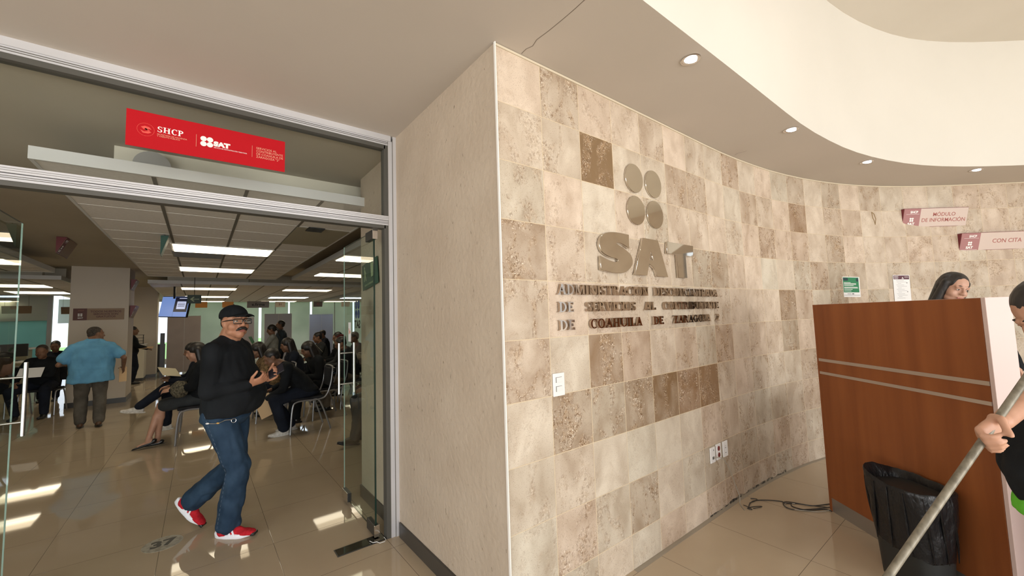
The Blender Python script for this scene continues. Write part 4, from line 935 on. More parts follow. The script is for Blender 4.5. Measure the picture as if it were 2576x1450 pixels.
def head_blobs(b, M, fat=1., female=False, nose=1.):
    E3 = lambda c, r: b.ell(M @ V(c), r, M)
    E3((0, -.012, .036), (.073, .094, .083)); E3((0, .012, -.018), (.066*fat, .074, .080)); E3((0, .022, -.058), (.056*fat, .062, .056)); E3((0, .064, -.094), (.026*fat, .022, .020)); b.cap(M @ V((0, .0, -.05)), M @ V((0, .058, -.086)), .046*fat, .030*fat)
    for sx in (-1, 1):
        E3((sx*.036*fat, .046, -.032), (.030*fat, .034, .036)); E3((sx*.040*fat, .018, -.066), (.022*fat, .044, .030))
        b.cap(M @ V((sx*.012, .086, .033)), M @ V((sx*.046, .071, .030)), .0095, .008)         # brow
        E3((sx*.074, -.006, -.006), (.007, .017, .030)); E3((sx*.078, -.012, .004), (.004, .016, .022))
        E3((sx*.031, .071, .010), (.015, .012, .010))                                          # eyelid ball
    b.cap(M @ V((0, .086, .024)), M @ V((0, .104*nose, -.014)), .0085, .0115, 10); E3((0, .106*nose, -.020), (.0125, .012, .011))
    for sx in (-1, 1): E3((sx*.013, .096, -.024), (.0085, .010, .008))
    b.cap(M @ V((-.015, .087, -.055)), M @ V((.015, .087, -.055)), .0062, .0062, 8); b.cap(M @ V((-.012, .084, -.066)), M @ V((.012, .084, -.066)), .0075, .0075, 8)
    E3((0, .078, -.048), (.030, .016, .018)); E3((0, .080, -.076), (.016, .010, .007))
def sculpt(me, M, ops):
    Mi = M.inverted(); R3 = M.to_3x3()
    for v in me.vertices:
        p = Mi @ v.co
        if p.length > .2: continue
        dlt = V((0, 0, 0))
        for c, r, dv in ops:
            q = math.exp(-((p-V(c)).length/r)**2*1.5)
            if q > .01: dlt += V(dv)*q
        if dlt.length > 1e-5: v.co += R3 @ dlt
FACE = [((.031, .084, .022), .016, (0, -.006, 0)), ((-.031, .084, .022), .016, (0, -.006, 0)), ((.031, .082, -.004), .013, (0, -.004, 0)), ((-.031, .082, -.004), .013, (0, -.004, 0)), ((0, .09, .018), .009, (0, -.003, 0)),
        ((.052, .06, -.052), .02, (-.002, -.003, 0)), ((-.052, .06, -.052), .02, (.002, -.003, 0)), ((0, .092, -.0605), .010, (0, -.0035, 0))]
SKIN = noisy(mat('warm brown skin', (.4, .2, .12), .5, spec=.4), 14, (.36, .165, .095), (.43, .21, .125), bump=.08, bscale=140, bdist=.001)
SKIN2 = noisy(mat('tan skin', (.45, .25, .16), .5, spec=.4), 14, (.43, .23, .15), (.50, .28, .19), bump=.05, bscale=140, bdist=.001)
SKIN3 = noisy(mat('light skin', (.6, .4, .3), .5, spec=.4), 14, (.46, .27, .19), (.52, .31, .23))
SKIN_DIM = noisy(mat('dim office skin', (.2, .1, .06), .5, spec=.4), 14, (.175, .088, .052), (.22, .115, .07))  # the office's dim light is put into this darker skin colour
HAIR = noisy(mat('black hair', (.012, .010, .009), .45, spec=.5), 30, (.006, .005, .005), (.022, .018, .016), stretch=(1, 1, .2), bump=.5, bscale=90, bdist=.003)
HAIRG = noisy(mat('grey cropped hair', (.1, .09, .08), .7), 60, (.02, .014, .01), (.07, .055, .045))
EYEW = mat('eye white', (.62, .58, .54), .25); EYEB = mat('dark iris', (.02, .01, .006), .15); LIP = mat('lip', (.36, .13, .10), .5)
BLKC = cloth('black knit fabric', (.0085, .010, .012), .35); NAVY = cloth('dark navy fabric', (.010, .013, .022)); GREYC = cloth('dark grey fabric', (.035, .038, .040)); JEAN = noisy(mat('blue denim', (.02, .04, .08), .85, spec=.2), 7, (.013, .030, .058), (.028, .055, .095), bump=.3, bscale=300, bdist=.001)
BLUE = cloth('light blue shirt fabric', (.13, .35, .56), .12); TROU = cloth('grey brown trousers', (.10, .09, .075)); KHAKI = cloth('khaki trousers', (.15, .12, .09)); BROWN = cloth('brown jacket', (.06, .035, .02)); LGREY = cloth('light grey coat', (.22, .23, .22)); MAROON = cloth('maroon cap fabric', (.07, .012, .012)); DBLUE = cloth('steel blue jacket', (.035, .05, .07)); OLIVE = cloth('patterned brown blanket', (.14, .09, .045), .6, scale=30)
SHOEB = mat('black shoe leather', (.012, .012, .012), .35); SHOEW = noisy(mat('worn white shoe', (.6, .58, .54), .7), 30, (.50, .47, .42), (.68, .66, .62)); SOLEW = mat('white foam sole', (.80, .80, .86), .5); REDS = cloth('red shoe mesh', (.45, .015, .025), .15, scale=60)

def foot_matrix(ank, yaw_, pitch=0.): return Matrix.Translation(ank) @ Matrix.Rotation(yaw_, 4, 'Z') @ Matrix.Rotation(pitch, 4, 'X')
_shoe = {}
def shoe(root, ank, yaw_, pitch, up_m, sole_m, kind='shoe', vox=.006):
    """ankle at (0,0,0); sole plane at z=-.085; toe towards +y"""
    key = (kind, vox)
    if key not in _shoe:
        b = Blob()
        if kind == 'flat':
            b.ell((0, -.035, -.055), (.030, .035, .026)); b.cap((0, -.03, -.072), (0, .10, -.078), .026, .026); b.ell((0, .13, -.078), (.030, .055, .012)); b.cap((0, .15, -.078), (0, .185, -.079), .014, .006)
        else:
            b.ell((0, -.030, -.045), (.036, .040, .042)); b.cap((0, -.01, -.012), (0, -.005, -.05), .036, .040); b.ell((0, .045, -.048), (.038, .07, .034)); b.ell((0, .115, -.060), (.043, .070, .024)); b.ell((0, .155, -.062), (.036, .040, .021)); b.cap((0, .02, -.025), (0, .10, -.048), .026, .022)
        up = remesh(b, vox, 3)
        for v in up.vertices: v.co.z = max(v.co.z, -.080)
        out = []
        for k in range(28):
            a = 2*math.pi*k/28; y = .052+.137*math.sin(a); wd = (.045 if y > .06 else .040)*(1-.15*max(0, -math.sin(a))); 
            if kind == 'flat': wd *= .72*(1-.35*max(0, math.sin(a)))
            out.append((wd*math.cos(a)*(1 if abs(math.sin(a)) < .6 else .92), y))
        sb = MB(); th = .030 if kind == 'runner' else (.006 if kind == 'flat' else .018)
        rings = []
        for z, g in ((-.088, .96), (-.084, 1.0), (-.088+th*.6, 1.03), (-.088+th, .98)):
            rings.append([V((x*g, .052+(y-.052)*g, z+(.012*max(0, (y-.12)/.08) if z < -.08 else 0)*(1 if kind != 'flat' else .2)+(th*.55*max(0, (-y+.02)/.1) if z > -.075 and kind == 'runner' else 0))) for x, y in out])
        so = sb.loft(rings).mesh('sole')
        _shoe[key] = (up, so)
    M = foot_matrix(ank, yaw_, pitch); up, so = _shoe[key]
    o = link('shoe', up.copy(), up_m, root); o.data.transform(M); s_ = link('sole', so.copy(), sole_m, o, smooth=True); s_.data.transform(M)
    if kind == 'runner':
        for sx in (-1, 1):
            for q in (0, .026):
                st_ = MB()
                P = [V((sx*.0432, .035+q, -.066)), V((sx*.0435, .047+q, -.066)), V((sx*.0375, .030+q, -.030)), V((sx*.0375, .018+q, -.030))]
                st_.loft([[M @ p for p in (P[0], P[1], P[2], P[3])], [M @ (p+V((-sx*.006, 0, 0))) for p in P]]); st_.build('side_stripe', SOLEW, o)
        lc = Blob()
        for q in range(4): lc.cap(M @ V((-.018, .035+q*.019, -.018-q*.0075)), M @ V((.018, .035+q*.019, -.018-q*.0075)), .003, .003, 6)
        lc.build('laces', REDS, o, smooth=True)
        MB().box(-.028, .028, .165, .197, -.080, -.060, M).build('toe_guard', SHOEB, o, bevel=.006)
    return o

def person(label, loc, rz, P, L, vox=.010, cvox=.014, name='person'):
    """P: pose in a local frame facing +y. L: look."""
    k = P.get('k', 1.); g = L.get('girth', 1.); tw = P.get('twist', 0.)
    hip, neck = V(P['hip']), V(P['neck']); up = (neck-hip); ul = up.length; up.normalize()
    shw = P.get('shw', .185)*k; hw = .095*k
    X = V((math.cos(tw), math.sin(tw), 0)); Xh = V((math.cos(P.get('htwist', tw*.4)), math.sin(P.get('htwist', tw*.4)), 0))
    sh = {s: neck-up*P.get('shd', .055)*k+X*s*shw for s in (-1, 1)}; hp = {s: hip+Xh*s*hw for s in (-1, 1)}
    H = V(P['head']); HM = headM(H, P.get('hyaw', 0.), P.get('hpitch', 0.), P.get('hroll', 0.))
    el, kn, wr, an = {}, {}, {}, {}
    for s, c in ((-1, 'L'), (1, 'R')):
        wr[s] = V(P['hand'+c]); el[s] = ik(sh[s], wr[s], .29*k, .255*k, P.get('ep'+c, (s*.6, -.6, -.5))); an[s] = V(P['foot'+c]); kn[s] = ik(hp[s], an[s], .43*k, .42*k, P.get('kp'+c, (s*.1, 1, .15)))
    fwd = V((-math.sin(tw), math.cos(tw), 0))
    def trunk(b, inf, low=True):
        q = lambda t: hip.lerp(neck, t)
        be = L.get('belly', 0.)
        secs = [(q(-.17), .11*k*g+inf, .09*k*g+inf, tw*.4), (q(-.08), .160*k*g+inf, .115*k*g+inf, tw*.4), (q(.05), .170*k*g+inf, .120*k*g+inf, tw*.4)]
        if not low: secs = [(q(L.get('hemt', -.06))+fwd*be*.35, L.get('hemr', .152)*k*g+inf*.4, L.get('hemr', .152)*.68*k*g+inf*.4+be*.2, tw*.5), (q(.0)+fwd*be*.45, .164*k*g+inf, .118*k*g+inf+be*.35, tw*.5), (q(.08)+fwd*be*.55, .168*k*g+inf, .120*k*g+inf+be*.5, tw*.5)]
        secs += [(q(.22)+fwd*be*.75, .155*k*g+inf+be*.35, .112*k*g+inf+be*.65, tw*.6), (q(.42)+fwd*be*.45, .158*k*g+inf+be*.25, .115*k*g+inf+be*.45, tw*.8), (q(.66), .172*k*g**.6+inf, .118*k*g**.7+inf, tw), (q(.82), .172*k*g**.4+inf, .100*k*g**.5+inf, tw), (q(.92), .125*k+inf*.7, .075*k+inf*.6, tw), (q(.985), .076*k*g**.7+inf*.35, .070*k*g**.7+inf*.35, tw)]
        b.torso(secs)
        for s in (-1, 1): b.cap(sh[s]-X*s*.03*k, neck-up*.02*k+X*s*.05*k, (.058*k)*g**.4+inf*.8, .045*k+inf*.4)
    # body: one continuous surface
    b = Blob(); trunk(b, -.014)
    b.cap(neck-up*.03, H+HM.to_3x3() @ V((0, -.012, -.055)), .055*k*L.get('neckw', 1.), .054*k*L.get('neckw', 1.))
    head_blobs(b, HM, L.get('face', 1.), nose=L.get('nose', 1.))
    for s, c in ((-1, 'L'), (1, 'R')):
        b.cap(sh[s], el[s], .043*k*g**.4, .036*k); b.cap(el[s], wr[s], .038*k, .0255*k)
        b.cap(hp[s], kn[s], .075*k*g**.5, .052*k); b.cap(kn[s], kn[s].lerp(an[s], .35)+V((0, -.008, 0)), .050*k, .050*k); b.cap(kn[s].lerp(an[s], .35), an[s], .048*k, .032*k)
        fy, fp = P.get('fy'+c, 0.), P.get('fp'+c, 0.); FM = foot_matrix(an[s], fy, fp)
        b.cap(an[s], FM @ V((0, .02, -.045)), .034*k, .030*k); b.cap(FM @ V((0, -.02, -.055)), FM @ V((0, .12, -.066)), .026*k, .020*k)
        hd, hn, sd, cu, th = P.get('h'+c, ((wr[s]-el[s]).normalized(), (-s*.7, .2, -.6), s, .45, .3))
        hand(b, wr[s], hd, hn, sd, cu, th, k, L.get('fat', 1.0))
    me = remesh(b, vox, 3 if vox > .006 else 5)
    if vox < .0095: sculpt(me, HM, FACE)
    root = link(name, me, L.get('skin', SKIN)); root.location = loc; root.rotation_euler = (0, 0, rz); tag(root, label, 'person', P.get('group'))
    kids = {}
    # shirt
    b = Blob(); inf = L.get('inf', .012); trunk(b, inf, False)
    for s in (-1, 1):
        ra, rb, rc = .057*k*g**.5+inf*.3, .050*k+inf*.4, .036*k+inf*.4
        if L.get('sleeve', 'long') == 'long': b.cap(sh[s], el[s], ra, rb); b.cap(el[s], el[s].lerp(wr[s], .93), rb, rc)
        else: b.cap(sh[s], sh[s].lerp(el[s], .62), ra+.006, .064*k+inf*.8)
    m_ = remesh(b, cvox, 2); folds(m_, L.get('fold', .007), seed=loc[0]*3); kids['shirt'] = link(L.get('top', 'shirt'), m_, L['shirt'], root)
    if L.get('collar'):
        cb_ = Blob(); q = neck+up*.012
        cb_.torso([(q-up*.03, .082*k*g**.5, .074*k*g**.5, tw), (q+up*.012, .070*k*g**.3, .066*k*g**.3, tw)]); link('collar', remesh(cb_, .006, 2), L['shirt'], kids['shirt'])
    # trousers
    b = Blob(); q = lambda t: hip.lerp(neck, t)
    b.torso([(q(-.20), .10*k*g, .09*k*g, tw*.4), (q(-.10), .158*k*g+.008, .118*k*g+.008, tw*.4), (q(.03), .160*k*g+.003, .110*k*g+.003, tw*.4), (q(.10), .148*k*g, .100*k*g, tw*.4)])
    for s in (-1, 1):
        a = hp[s]-up*.01
        if L.get('legs', 'long') == 'long':
            b.cap(a, kn[s], .094*k*g**.6+.004, .068*k*g**.5+.004); e = an[s].lerp(kn[s], .03); b.cap(kn[s], e, .068*k*g**.5+.004, L.get('hem', .056)*k)
        elif L['legs'] == 'shorts': b.cap(a, a.lerp(kn[s], .9), .096*k*g**.6, .078*k*g**.5)
    if L.get('legs', 'long') == 'shorts': b.cap(kn[-1].lerp(hp[-1], .2), kn[1].lerp(hp[1], .2), .07, .07)
    m_ = remesh(b, cvox, 2); folds(m_, L.get('pfold', .008), (10, 10, 7), 5+loc[1], lambda c_: max(0., min(1., (hip.z-.12-c_.z)*6))); kids['trousers'] = link(L.get('bottom', 'trousers'), m_, L['pants'], root)
    for s, c in ((-1, 'L'), (1, 'R')): shoe(root, an[s], P.get('fy'+c, 0.), P.get('fp'+c, 0.), L.get('shoe_m', SHOEB), L.get('sole_m', SHOEB), L.get('shoes', 'shoe'), .006 if vox < .009 else .012)
    # hair
    hb = Blob(); E3 = lambda c_, r: hb.ell(HM @ V(c_), r, HM); ht = L.get('hair', 'short'); hm = L.get('hair_m', HAIR)
    if ht == 'parted':
        E3((0, -.030, .046), (.088, .100, .088)); E3((0, -.06, .0), (.084, .066, .070))
        for sx in (-1, 1): hb.cap(HM @ V((sx*.066, -.004, .045)), HM @ V((sx*.084, -.010, -.17)), .032, .034)
        hb.cap(HM @ V((0, -.07, .02)), HM @ V((0, -.09, -.24)), .075, .06)
        hme = remesh(hb, .005, 6); kids['hair'] = link('hair', hme, hm, root)
    elif ht != 'bald':
        hs = {'short': 1., 'crop': .965, 'long': 1.08, 'tail': 1.04, 'cap': .94}[ht]
        E3((0, -.022, .044), (.079*hs, .097*hs, .086*hs)); E3((0, -.050, .0), (.068*hs, .056*hs, .062*hs))
        if ht == 'cap':
            pass
        if ht == 'long':
            for sx in (-1, 1): hb.cap(HM @ V((sx*.062, -.03, .03)), HM @ V((sx*.080, -.02, -.16)), .040, .034)
            hb.cap(HM @ V((0, -.06, .02)), HM @ V((0, -.085, -.24)), .070, .055)
        if ht == 'tail': hb.cap(HM @ V((0, -.10, .03)), HM @ V((0, -.135, -.05)), .026, .030); hb.cap(HM @ V((0, -.135, -.05)), HM @ V((.01, -.12, -.20)), .030, .012)
        hme = remesh(hb, .006 if vox < .0095 else .010, 2); folds(hme, .0012, (60, 60, 12)); kids['hair'] = link('hair', hme, hm, root)
    if vox < .0095:
        for sx in (-1, 1):
            e_ = Blob(); e_.ell(HM @ V((sx*.031, .0745, .0095)), (.0115, .0105, .0085), HM, 12); eo = link('eye', e_.mesh('eye'), EYEW, root, smooth=True)
            i_ = Blob(); i_.ell(HM @ V((sx*.031+L.get('gaze', 0.), .0835, .0095)), (.0052, .0026, .0055), HM, 10); link('iris', i_.mesh('iris'), EYEB, eo, smooth=True)
            e_ = Blob(); e_.cap(HM @ V((sx*.0185, .0838, .0165)), HM @ V((sx*.033, .0850, .0182)), .0030, .0034, 8); e_.cap(HM @ V((sx*.033, .0850, .0182)), HM @ V((sx*.044, .0765, .0135)), .0034, .003, 8); link('eyelid', e_.mesh('lid'), L.get('skin', SKIN), root, smooth=True)
            e_ = Blob(); e_.cap(HM @ V((sx*.014, .0865, .036)), HM @ V((sx*.030, .0825, .041)), .0030, .0036, 8); e_.cap(HM @ V((sx*.030, .0825, .041)), HM @ V((sx*.041, .0715, .036)), .0036, .0018, 8); link('eyebrow', e_.mesh('brow'), hm if L.get('brow', 1) else HAIRG, root, smooth=True)
        e_ = Blob(); e_.cap(HM @ V((-.019, .0900, -.0560)), HM @ V((.019, .0900, -.0560)), .0042, .0042, 8); e_.cap(HM @ V((-.015, .0885, -.0655)), HM @ V((.015, .0885, -.0655)), .0055, .0055, 8)
        link('lips', e_.mesh('lips'), L.get('lip', LIP), root, smooth=True)
    return root, dict(H=HM, sh=sh, el=el, wr=wr, kn=kn, an=an, hp=hp, hip=hip, neck=neck, up=up), kids

def stand(k=1., **kw):
    P = dict(k=k, hip=(0, 0, .93*k), neck=(0, -.01, 1.42*k), head=(0, .02, 1.565*k), handL=(-.26, .04, .80*k), handR=(.26, .04, .80*k), footL=(-.10, 0, .088), footR=(.10, 0, .088)); P.update(kw); return P
def sit(k=1., lean=.0, seat=.46, hd=0., **kw):
    hz = seat+.10; P = dict(k=k, hip=(0, 0, hz), neck=(0, lean, hz+.50*k-abs(lean)*.35), head=(0, lean+.06+lean*.25, hz+.635*k-abs(lean)*.5), handL=(-.12, .36, hz+.12), handR=(.12, .36, hz+.12),
             footL=(-.11, .44, .088), footR=(.11, .44, .088), kpL=(-.1, .6, 1), kpR=(.1, .6, 1), hpitch=-.25); P.update(kw); return P
PEOPLE_FROM = len(bpy.data.objects)

# ---- the walking man in the doorway
hd = V((.12, .85, .48)); hn = V((.85, -.15, .42))
P = dict(k=.975, hip=(0, -.02, .885), neck=(.01, -.01, 1.418), shd=.092, head=(.035, .045, 1.525), hyaw=-.50, hpitch=.02, twist=.06, htwist=.03, shw=.195,
         handL=(.045, .285, 1.10), handR=(.125, .215, 1.08), epL=(-.5, -.6, -.5), epR=(.45, -.75, -.55),
         hL=(hd, hn, -1, (.75, .7, .7, .75), .15), hR=(V((-.1, .9, .35)), V((-.55, -.1, .8)), 1, .9, .2),
         footR=(.045, .03, .088), footL=(-.115, -.325, .205), fyR=0, fyL=.05, fpL=-.80, kpR=(.1, 1, 0), kpL=(.05, 1, -.1))
L = dict(hemr=.170, girth=1.22, belly=.080, inf=.012, shirt=BLKC, top='black_sweater', pants=JEAN, bottom='blue_jeans', hem=.080, hair='cap', skin=SKIN, shoes='runner', shoe_m=REDS, sole_m=SOLEW, face=1.10, neckw=1.34, fold=.007, pfold=.012, hemt=-.045, gaze=.002, fat=1.12)
man, J, K = person('man walking out of the doorway in black cap, glasses, black sweater, jeans and red shoes', (.19, 3.68, 0), R(-124), P, L, .0048, .009)
HM = J['H']
# cap with visor, moustache, glasses, earrings of the frame, key chain
cb_ = Blob(); cb_.ell(HM @ V((0, -.012, .052)), (.086, .107, .082), HM, 20); cm = remesh(cb_, .005, 3)
bm = bmesh.new(); bm.from_mesh(cm); Mi = HM.inverted()
bmesh.ops.delete(bm, geom=[v for v in bm.verts if (Mi @ v.co).z < .036+.10*(Mi @ v.co).y*(1 if (Mi @ v.co).y > 0 else .55)], context='VERTS'); bm.to_mesh(cm); bm.free()
cap_o = link('baseball_cap', cm, BLKC, man, smooth=True); md = cap_o.modifiers.new('t', 'SOLIDIFY'); md.thickness = .003; md.offset = -1
vb = Blob(); rings = []
for j in range(9):
    t = j/8; y = .066+.108*t; wd = .074*math.sqrt(max(0, 1-(t*.93)**2.6)); zz = .056+.016*t-.018*t*t
    rings.append([HM @ V((wd*q, y-.028*abs(q)**2*(1-t), zz-.016*abs(q)**2+e)) for q, e in [(a/5, .003) for a in range(-5, 6)]+[(a/5, -.003) for a in range(5, -6, -1)]])
vb.loft(rings); link('visor', vb.mesh('visor'), BLKC, cap_o, smooth=True)
b = Blob(); b.ell(HM @ V((0, -.012, .134)), (.006, .006, .004), HM, 8); link('cap_button', b.mesh('btn'), BLKC, cap_o, smooth=True)
mb = Blob()
for sx in (-1, 1):
    P_ = [HM @ V((sx*x, y, z)) for x, y, z in ((.002, .1005, -.043), (.014, .099, -.0445), (.026, .093, -.0505), (.036, .084, -.060))]
    for a, c, ra, rb in zip(P_, P_[1:], (.0085, .0095, .0085), (.0095, .0085, .004)): mb.cap(a, c, ra*1.15, rb*1.15, 8)
mm = remesh(mb, .003, 1); folds(mm, .0022, (200, 200, 60)); link('moustache', mm, HAIR, man)
gl = None; b = MB()
def rr_(cx, cz, w_, h_, r, n=5):
    out = []
    for qx, qz, a0 in ((1, 1, 0), (-1, 1, 90), (-1, -1, 180), (1, -1, 270)):
        for k in range(n+1): a = R(a0+90*k/n); out.append((cx+qx*(w_-r)+r*math.cos(a), cz+qz*(h_-r)+r*math.sin(a)))
    return out
for sx in (-1, 1):
    q = rr_(sx*.0345, .006, .0285, .0175, .007); pts = [HM @ V((x, .104-.22*abs(x)**1.5*2, z)) for x, z in q]; b.tube(pts+[pts[0]], .0030, 6)
    b.tube([HM @ V((sx*.060, .0985-.006, .016)), HM @ V((sx*.072, .080, .016)), HM @ V((sx*.080, .02, .012)), HM @ V((sx*.080, -.012, .008)), HM @ V((sx*.078, -.025, -.010))], [.0042, .004, .0034, .003, .002], 6)
b.tube([HM @ V((-.007, .1035, .012)), HM @ V((0, .106, .014)), HM @ V((.007, .1035, .012))], .002, 6)
gf = b.build('glasses_frame', mat('black acetate', (.01, .01, .01), .25), man, smooth=True)
for sx in (-1, 1):
    lb = MB(); q = rr_(sx*.0345, .006, .0275, .0165, .007); lb.loft([[HM @ V((x, .1035+e-.22*abs(x)**1.5*2, z)) for x, z in q] for e in (0, .0008)]); lb.build('lens', glass, gf)
# key ring with clips on the waistband
kc = steel; b = MB(); by = .885-.03
wp = lambda x, y, z: V((x, y, z))
cx = .155
ringc = V((.175, .135, .842)); b.tube([ringc+V((-.35*.014*math.cos(a)*0+.009*math.cos(a), -.010*math.cos(a), .014*math.sin(a))) for a in [2*math.pi*k/18 for k in range(19)]], .0018, 6); b.build('key_ring', chrome, K['trousers'], smooth=True)
b = MB(); b.tube(catmull([(.176, .125, .848), (.192, .09, .850), (.197, .06, .838), (.200, .03, .832), (.204, -.01, .835)]), .0022, 6); b.build('key_chain', chrome, K['trousers'], smooth=True)
b = Blob(); b.ell((.199, .045, .834), (.006, .010, .006)); b.build('key_fob', mat('amber fob', (.6, .35, .1), .4), K['trousers'], smooth=True)
b = Blob(); b.ell((.205, -.02, .836), (.006, .012, .006)); b.build('key_fob', white, K['trousers'], smooth=True)
# jean side seams and pocket stitching
stm = mat('pale denim thread', (.10, .13, .17), .9)
hpR, knR, anR = J['hp'][1], J['kn'][1], J['an'][1]
seam = MB()
for k in range(26):
    t0_, t1_ = k/26, (k+.55)/26; f = lambda t: (hpR.lerp(knR, t*2) if t < .5 else knR.lerp(anR, (t-.5)*2))+V((.118-.030*t, -.02, 0)); seam.tube([f(t0_), f(t1_)], .0011, 4)
seam.build('seam_stitching', stm, K['trousers'])
# phone in his hand (a thing of its own)
hdn = hd.normalized(); hnn = (hn-hdn*hn.dot(hdn)).normalized(); wrL = V(P['handL'])
Mp = frame(wrL+hdn*.105+hnn*.026, hdn, hdn.cross(hnn)); Wm = Matrix.Translation((.19, 3.68, 0)) @ Matrix.Rotation(R(-124), 4, 'Z')
t = thing('mobile_phone', 'dark phone held in the hand of the man with the black cap', 'phone', tuple(Wm @ Mp.translation)); Mq = Matrix.Translation(-t.location) @ Wm @ Mp
MB().box(-.060, .066, -.034, .034, -.0045, .0045, Mq).build('case', mat('dark phone case', (.010, .008, .012), .45), t, bevel=.004); MB().box(-.057, .063, -.031, .031, .0045, .0052, Mq).build('screen', mat('dark phone screen', (.008, .006, .012), .08), t)

# ---- the man in the blue shirt seen from behind
P = stand(.955, neck=(0, .03, 1.345), shd=.125, head=(.03, .09, 1.435), hyaw=R(-66), hpitch=-.05, handL=(-.30, .24, .98), handR=(.36, .06, .88), epL=(-.4, -.9, -.3), epR=(.5, -.9, -.2), footL=(-.10, .06, .088), footR=(.10, -.10, .10), fpR=-.15, shw=.215)
L = dict(hemr=.18, girth=1.46, belly=.05, shirt=BLUE, top='blue_shirt', sleeve='short', pants=TROU, bottom='grey_trousers', hem=.075, hair='crop', hair_m=HAIRG, skin=SKIN_DIM, face=1.12, neckw=1.5, fold=.012, shoe_m=mat('brown leather shoe', (.10, .05, .025), .5), sole_m=SHOEB, hemt=-.42, collar=True, inf=.026)
bl_, Jb, _k = person('man in light blue short sleeved shirt walking away beside the cream column', (-1.32, 9.12, 0), R(8), P, L, .0085, .012)
Wm = Matrix.Translation((-1.32, 9.12, 0)) @ Matrix.Rotation(R(8), 4, 'Z')
tan_f = mat('manila folder', (.62, .43, .24), .7)
def papers(label, at, w_, h_, eul, m_=paper, name='paper_sheet', cat='paper', th=.003):
    o = MB().box(-w_/2, w_/2, -h_/2, h_/2, -th/2, th/2).build(name, m_); o.location = at; o.rotation_euler = eul; tag(o, label, cat); return o
papers('small tan folder in the hand of the man in the blue shirt', Wm @ V((.36, .13, .76)), .10, .24, (R(90), 0, R(30)), tan_f, 'folder', 'folder')

# ---- chairs: tubular steel visitor chairs
padm = cloth('dark chair upholstery', (.02, .02, .022)); tub = mat('grey painted steel tube', (.30, .30, .31), .35, .6)
ch0 = thing('visitor_chair', 'visitor chair', 'chair', (0, 0, 0), 0, 'visitor chairs in the waiting room')
for s in (-1, 1):
    MB().tube(catmull([(s*.23, .24, .005), (s*.225, .215, .35), (s*.22, .16, .43), (s*.22, .0, .435), (s*.22, -.10, .43)]), .0115, 8).build('front_leg', tub, ch0, smooth=True)
    MB().tube(catmull([(s*.23, -.27, .005), (s*.225, -.13, .40), (s*.22, -.02, .43)]), .0115, 8).build('rear_leg', tub, ch0, smooth=True)
MB().tube(catmull([(-.22, -.08, .43), (-.22, -.20, .46), (-.22, -.27, .62), (-.215, -.30, .84), (-.12, -.31, .87), (.12, -.31, .87), (.215, -.30, .84), (.22, -.27, .62), (.22, -.20, .46), (.22, -.08, .43)]), .011, 8).build('back_frame', tub, ch0, smooth=True)
MB().box(-.215, .215, -.20, .23, .435, .475).build('seat', padm, ch0, bevel=.015)
MB().box(-.20, .20, -.315, -.275, .58, .85).build('backrest', padm, ch0, bevel=.012)
first_chair = [True]
def chair(x, y, rz, label):
    if first_chair[0]: first_chair[0] = False; ch0.location = (x, y, 0); ch0.rotation_euler = (0, 0, rz); ch0['label'] = label; return ch0
    return dup(ch0, (x, y, 0), rz, label)

def seated(label, x, y, rz, L, chair_label, k=.96, **kw):
    P = sit(k, **kw); r, J_, K_ = person(label, (x, y, 0), rz, P, L, kw.get('vox', .010), .014)
    if chair_label: chair(x, y, rz, chair_label)
    return r, J_
LK = lambda shirt, pants, **kw: dict(dict(shirt=shirt, pants=pants, girth=1.08, skin=SKIN_DIM, hair='short', inf=.018, hem=.062), **kw)
# woman in flats, legs crossed; the person in front of whom a white sneaker swings
wf, Jw = seated('seated woman with bare crossed legs and pointed black flat shoes, left of the capped man', .03, 6.98, R(90), LK(BLKC, GREYC, hair='long', legs='shorts', top='black_jacket', bottom='dark_skirt', shoes='flat', shoe_m=SHOEB, skin=SKIN2), 'visitor chair with its grey leg showing left of the capped man', .95,
       footL=(.02, .42, .10), footR=(-.06, .50, .13), fyL=.1, fyR=-.05, fpR=-.25, kpL=(0, .8, 1), kpR=(0, .8, 1), handL=(-.10, .30, .70), handR=(.10, .32, .72))
bagw = noisy(mat('textured olive handbag', (.08, .07, .045), .9), 50, (.03, .026, .017), (.16, .14, .09))
b = Blob(); b.ell((0, 0, 0), (.10, .13, .11)); hb_ = link('handbag', remesh(b, .010, 2), bagw); folds(hb_.data, .012, (22, 22, 22)); hb_.location = (-.18, 6.86, .70); tag(hb_, 'round textured olive handbag on the lap of the woman in flats', 'handbag')
seated('seated visitor in dark clothes swinging a pale sneaker, behind the woman in flats', .05, 7.85, R(90), LK(NAVY, NAVY, hair='long', shoe_m=SHOEW, sole_m=SHOEW, top='dark_jacket'), 'visitor chair hidden behind the woman in flats', .95,
       footL=(.0, .70, .40), footR=(.10, .40, .088), fpL=.15, kpL=(0, .2, 1), handL=(-.10, .36, .74), handR=(.10, .38, .76), lean=.05)
papers('yellowish papers held by the visitor with the crossed leg', (-.33, 7.80, .86), .22, .30, (R(20), R(12), R(20)), mat('cream paper', (.55, .50, .36), .8))
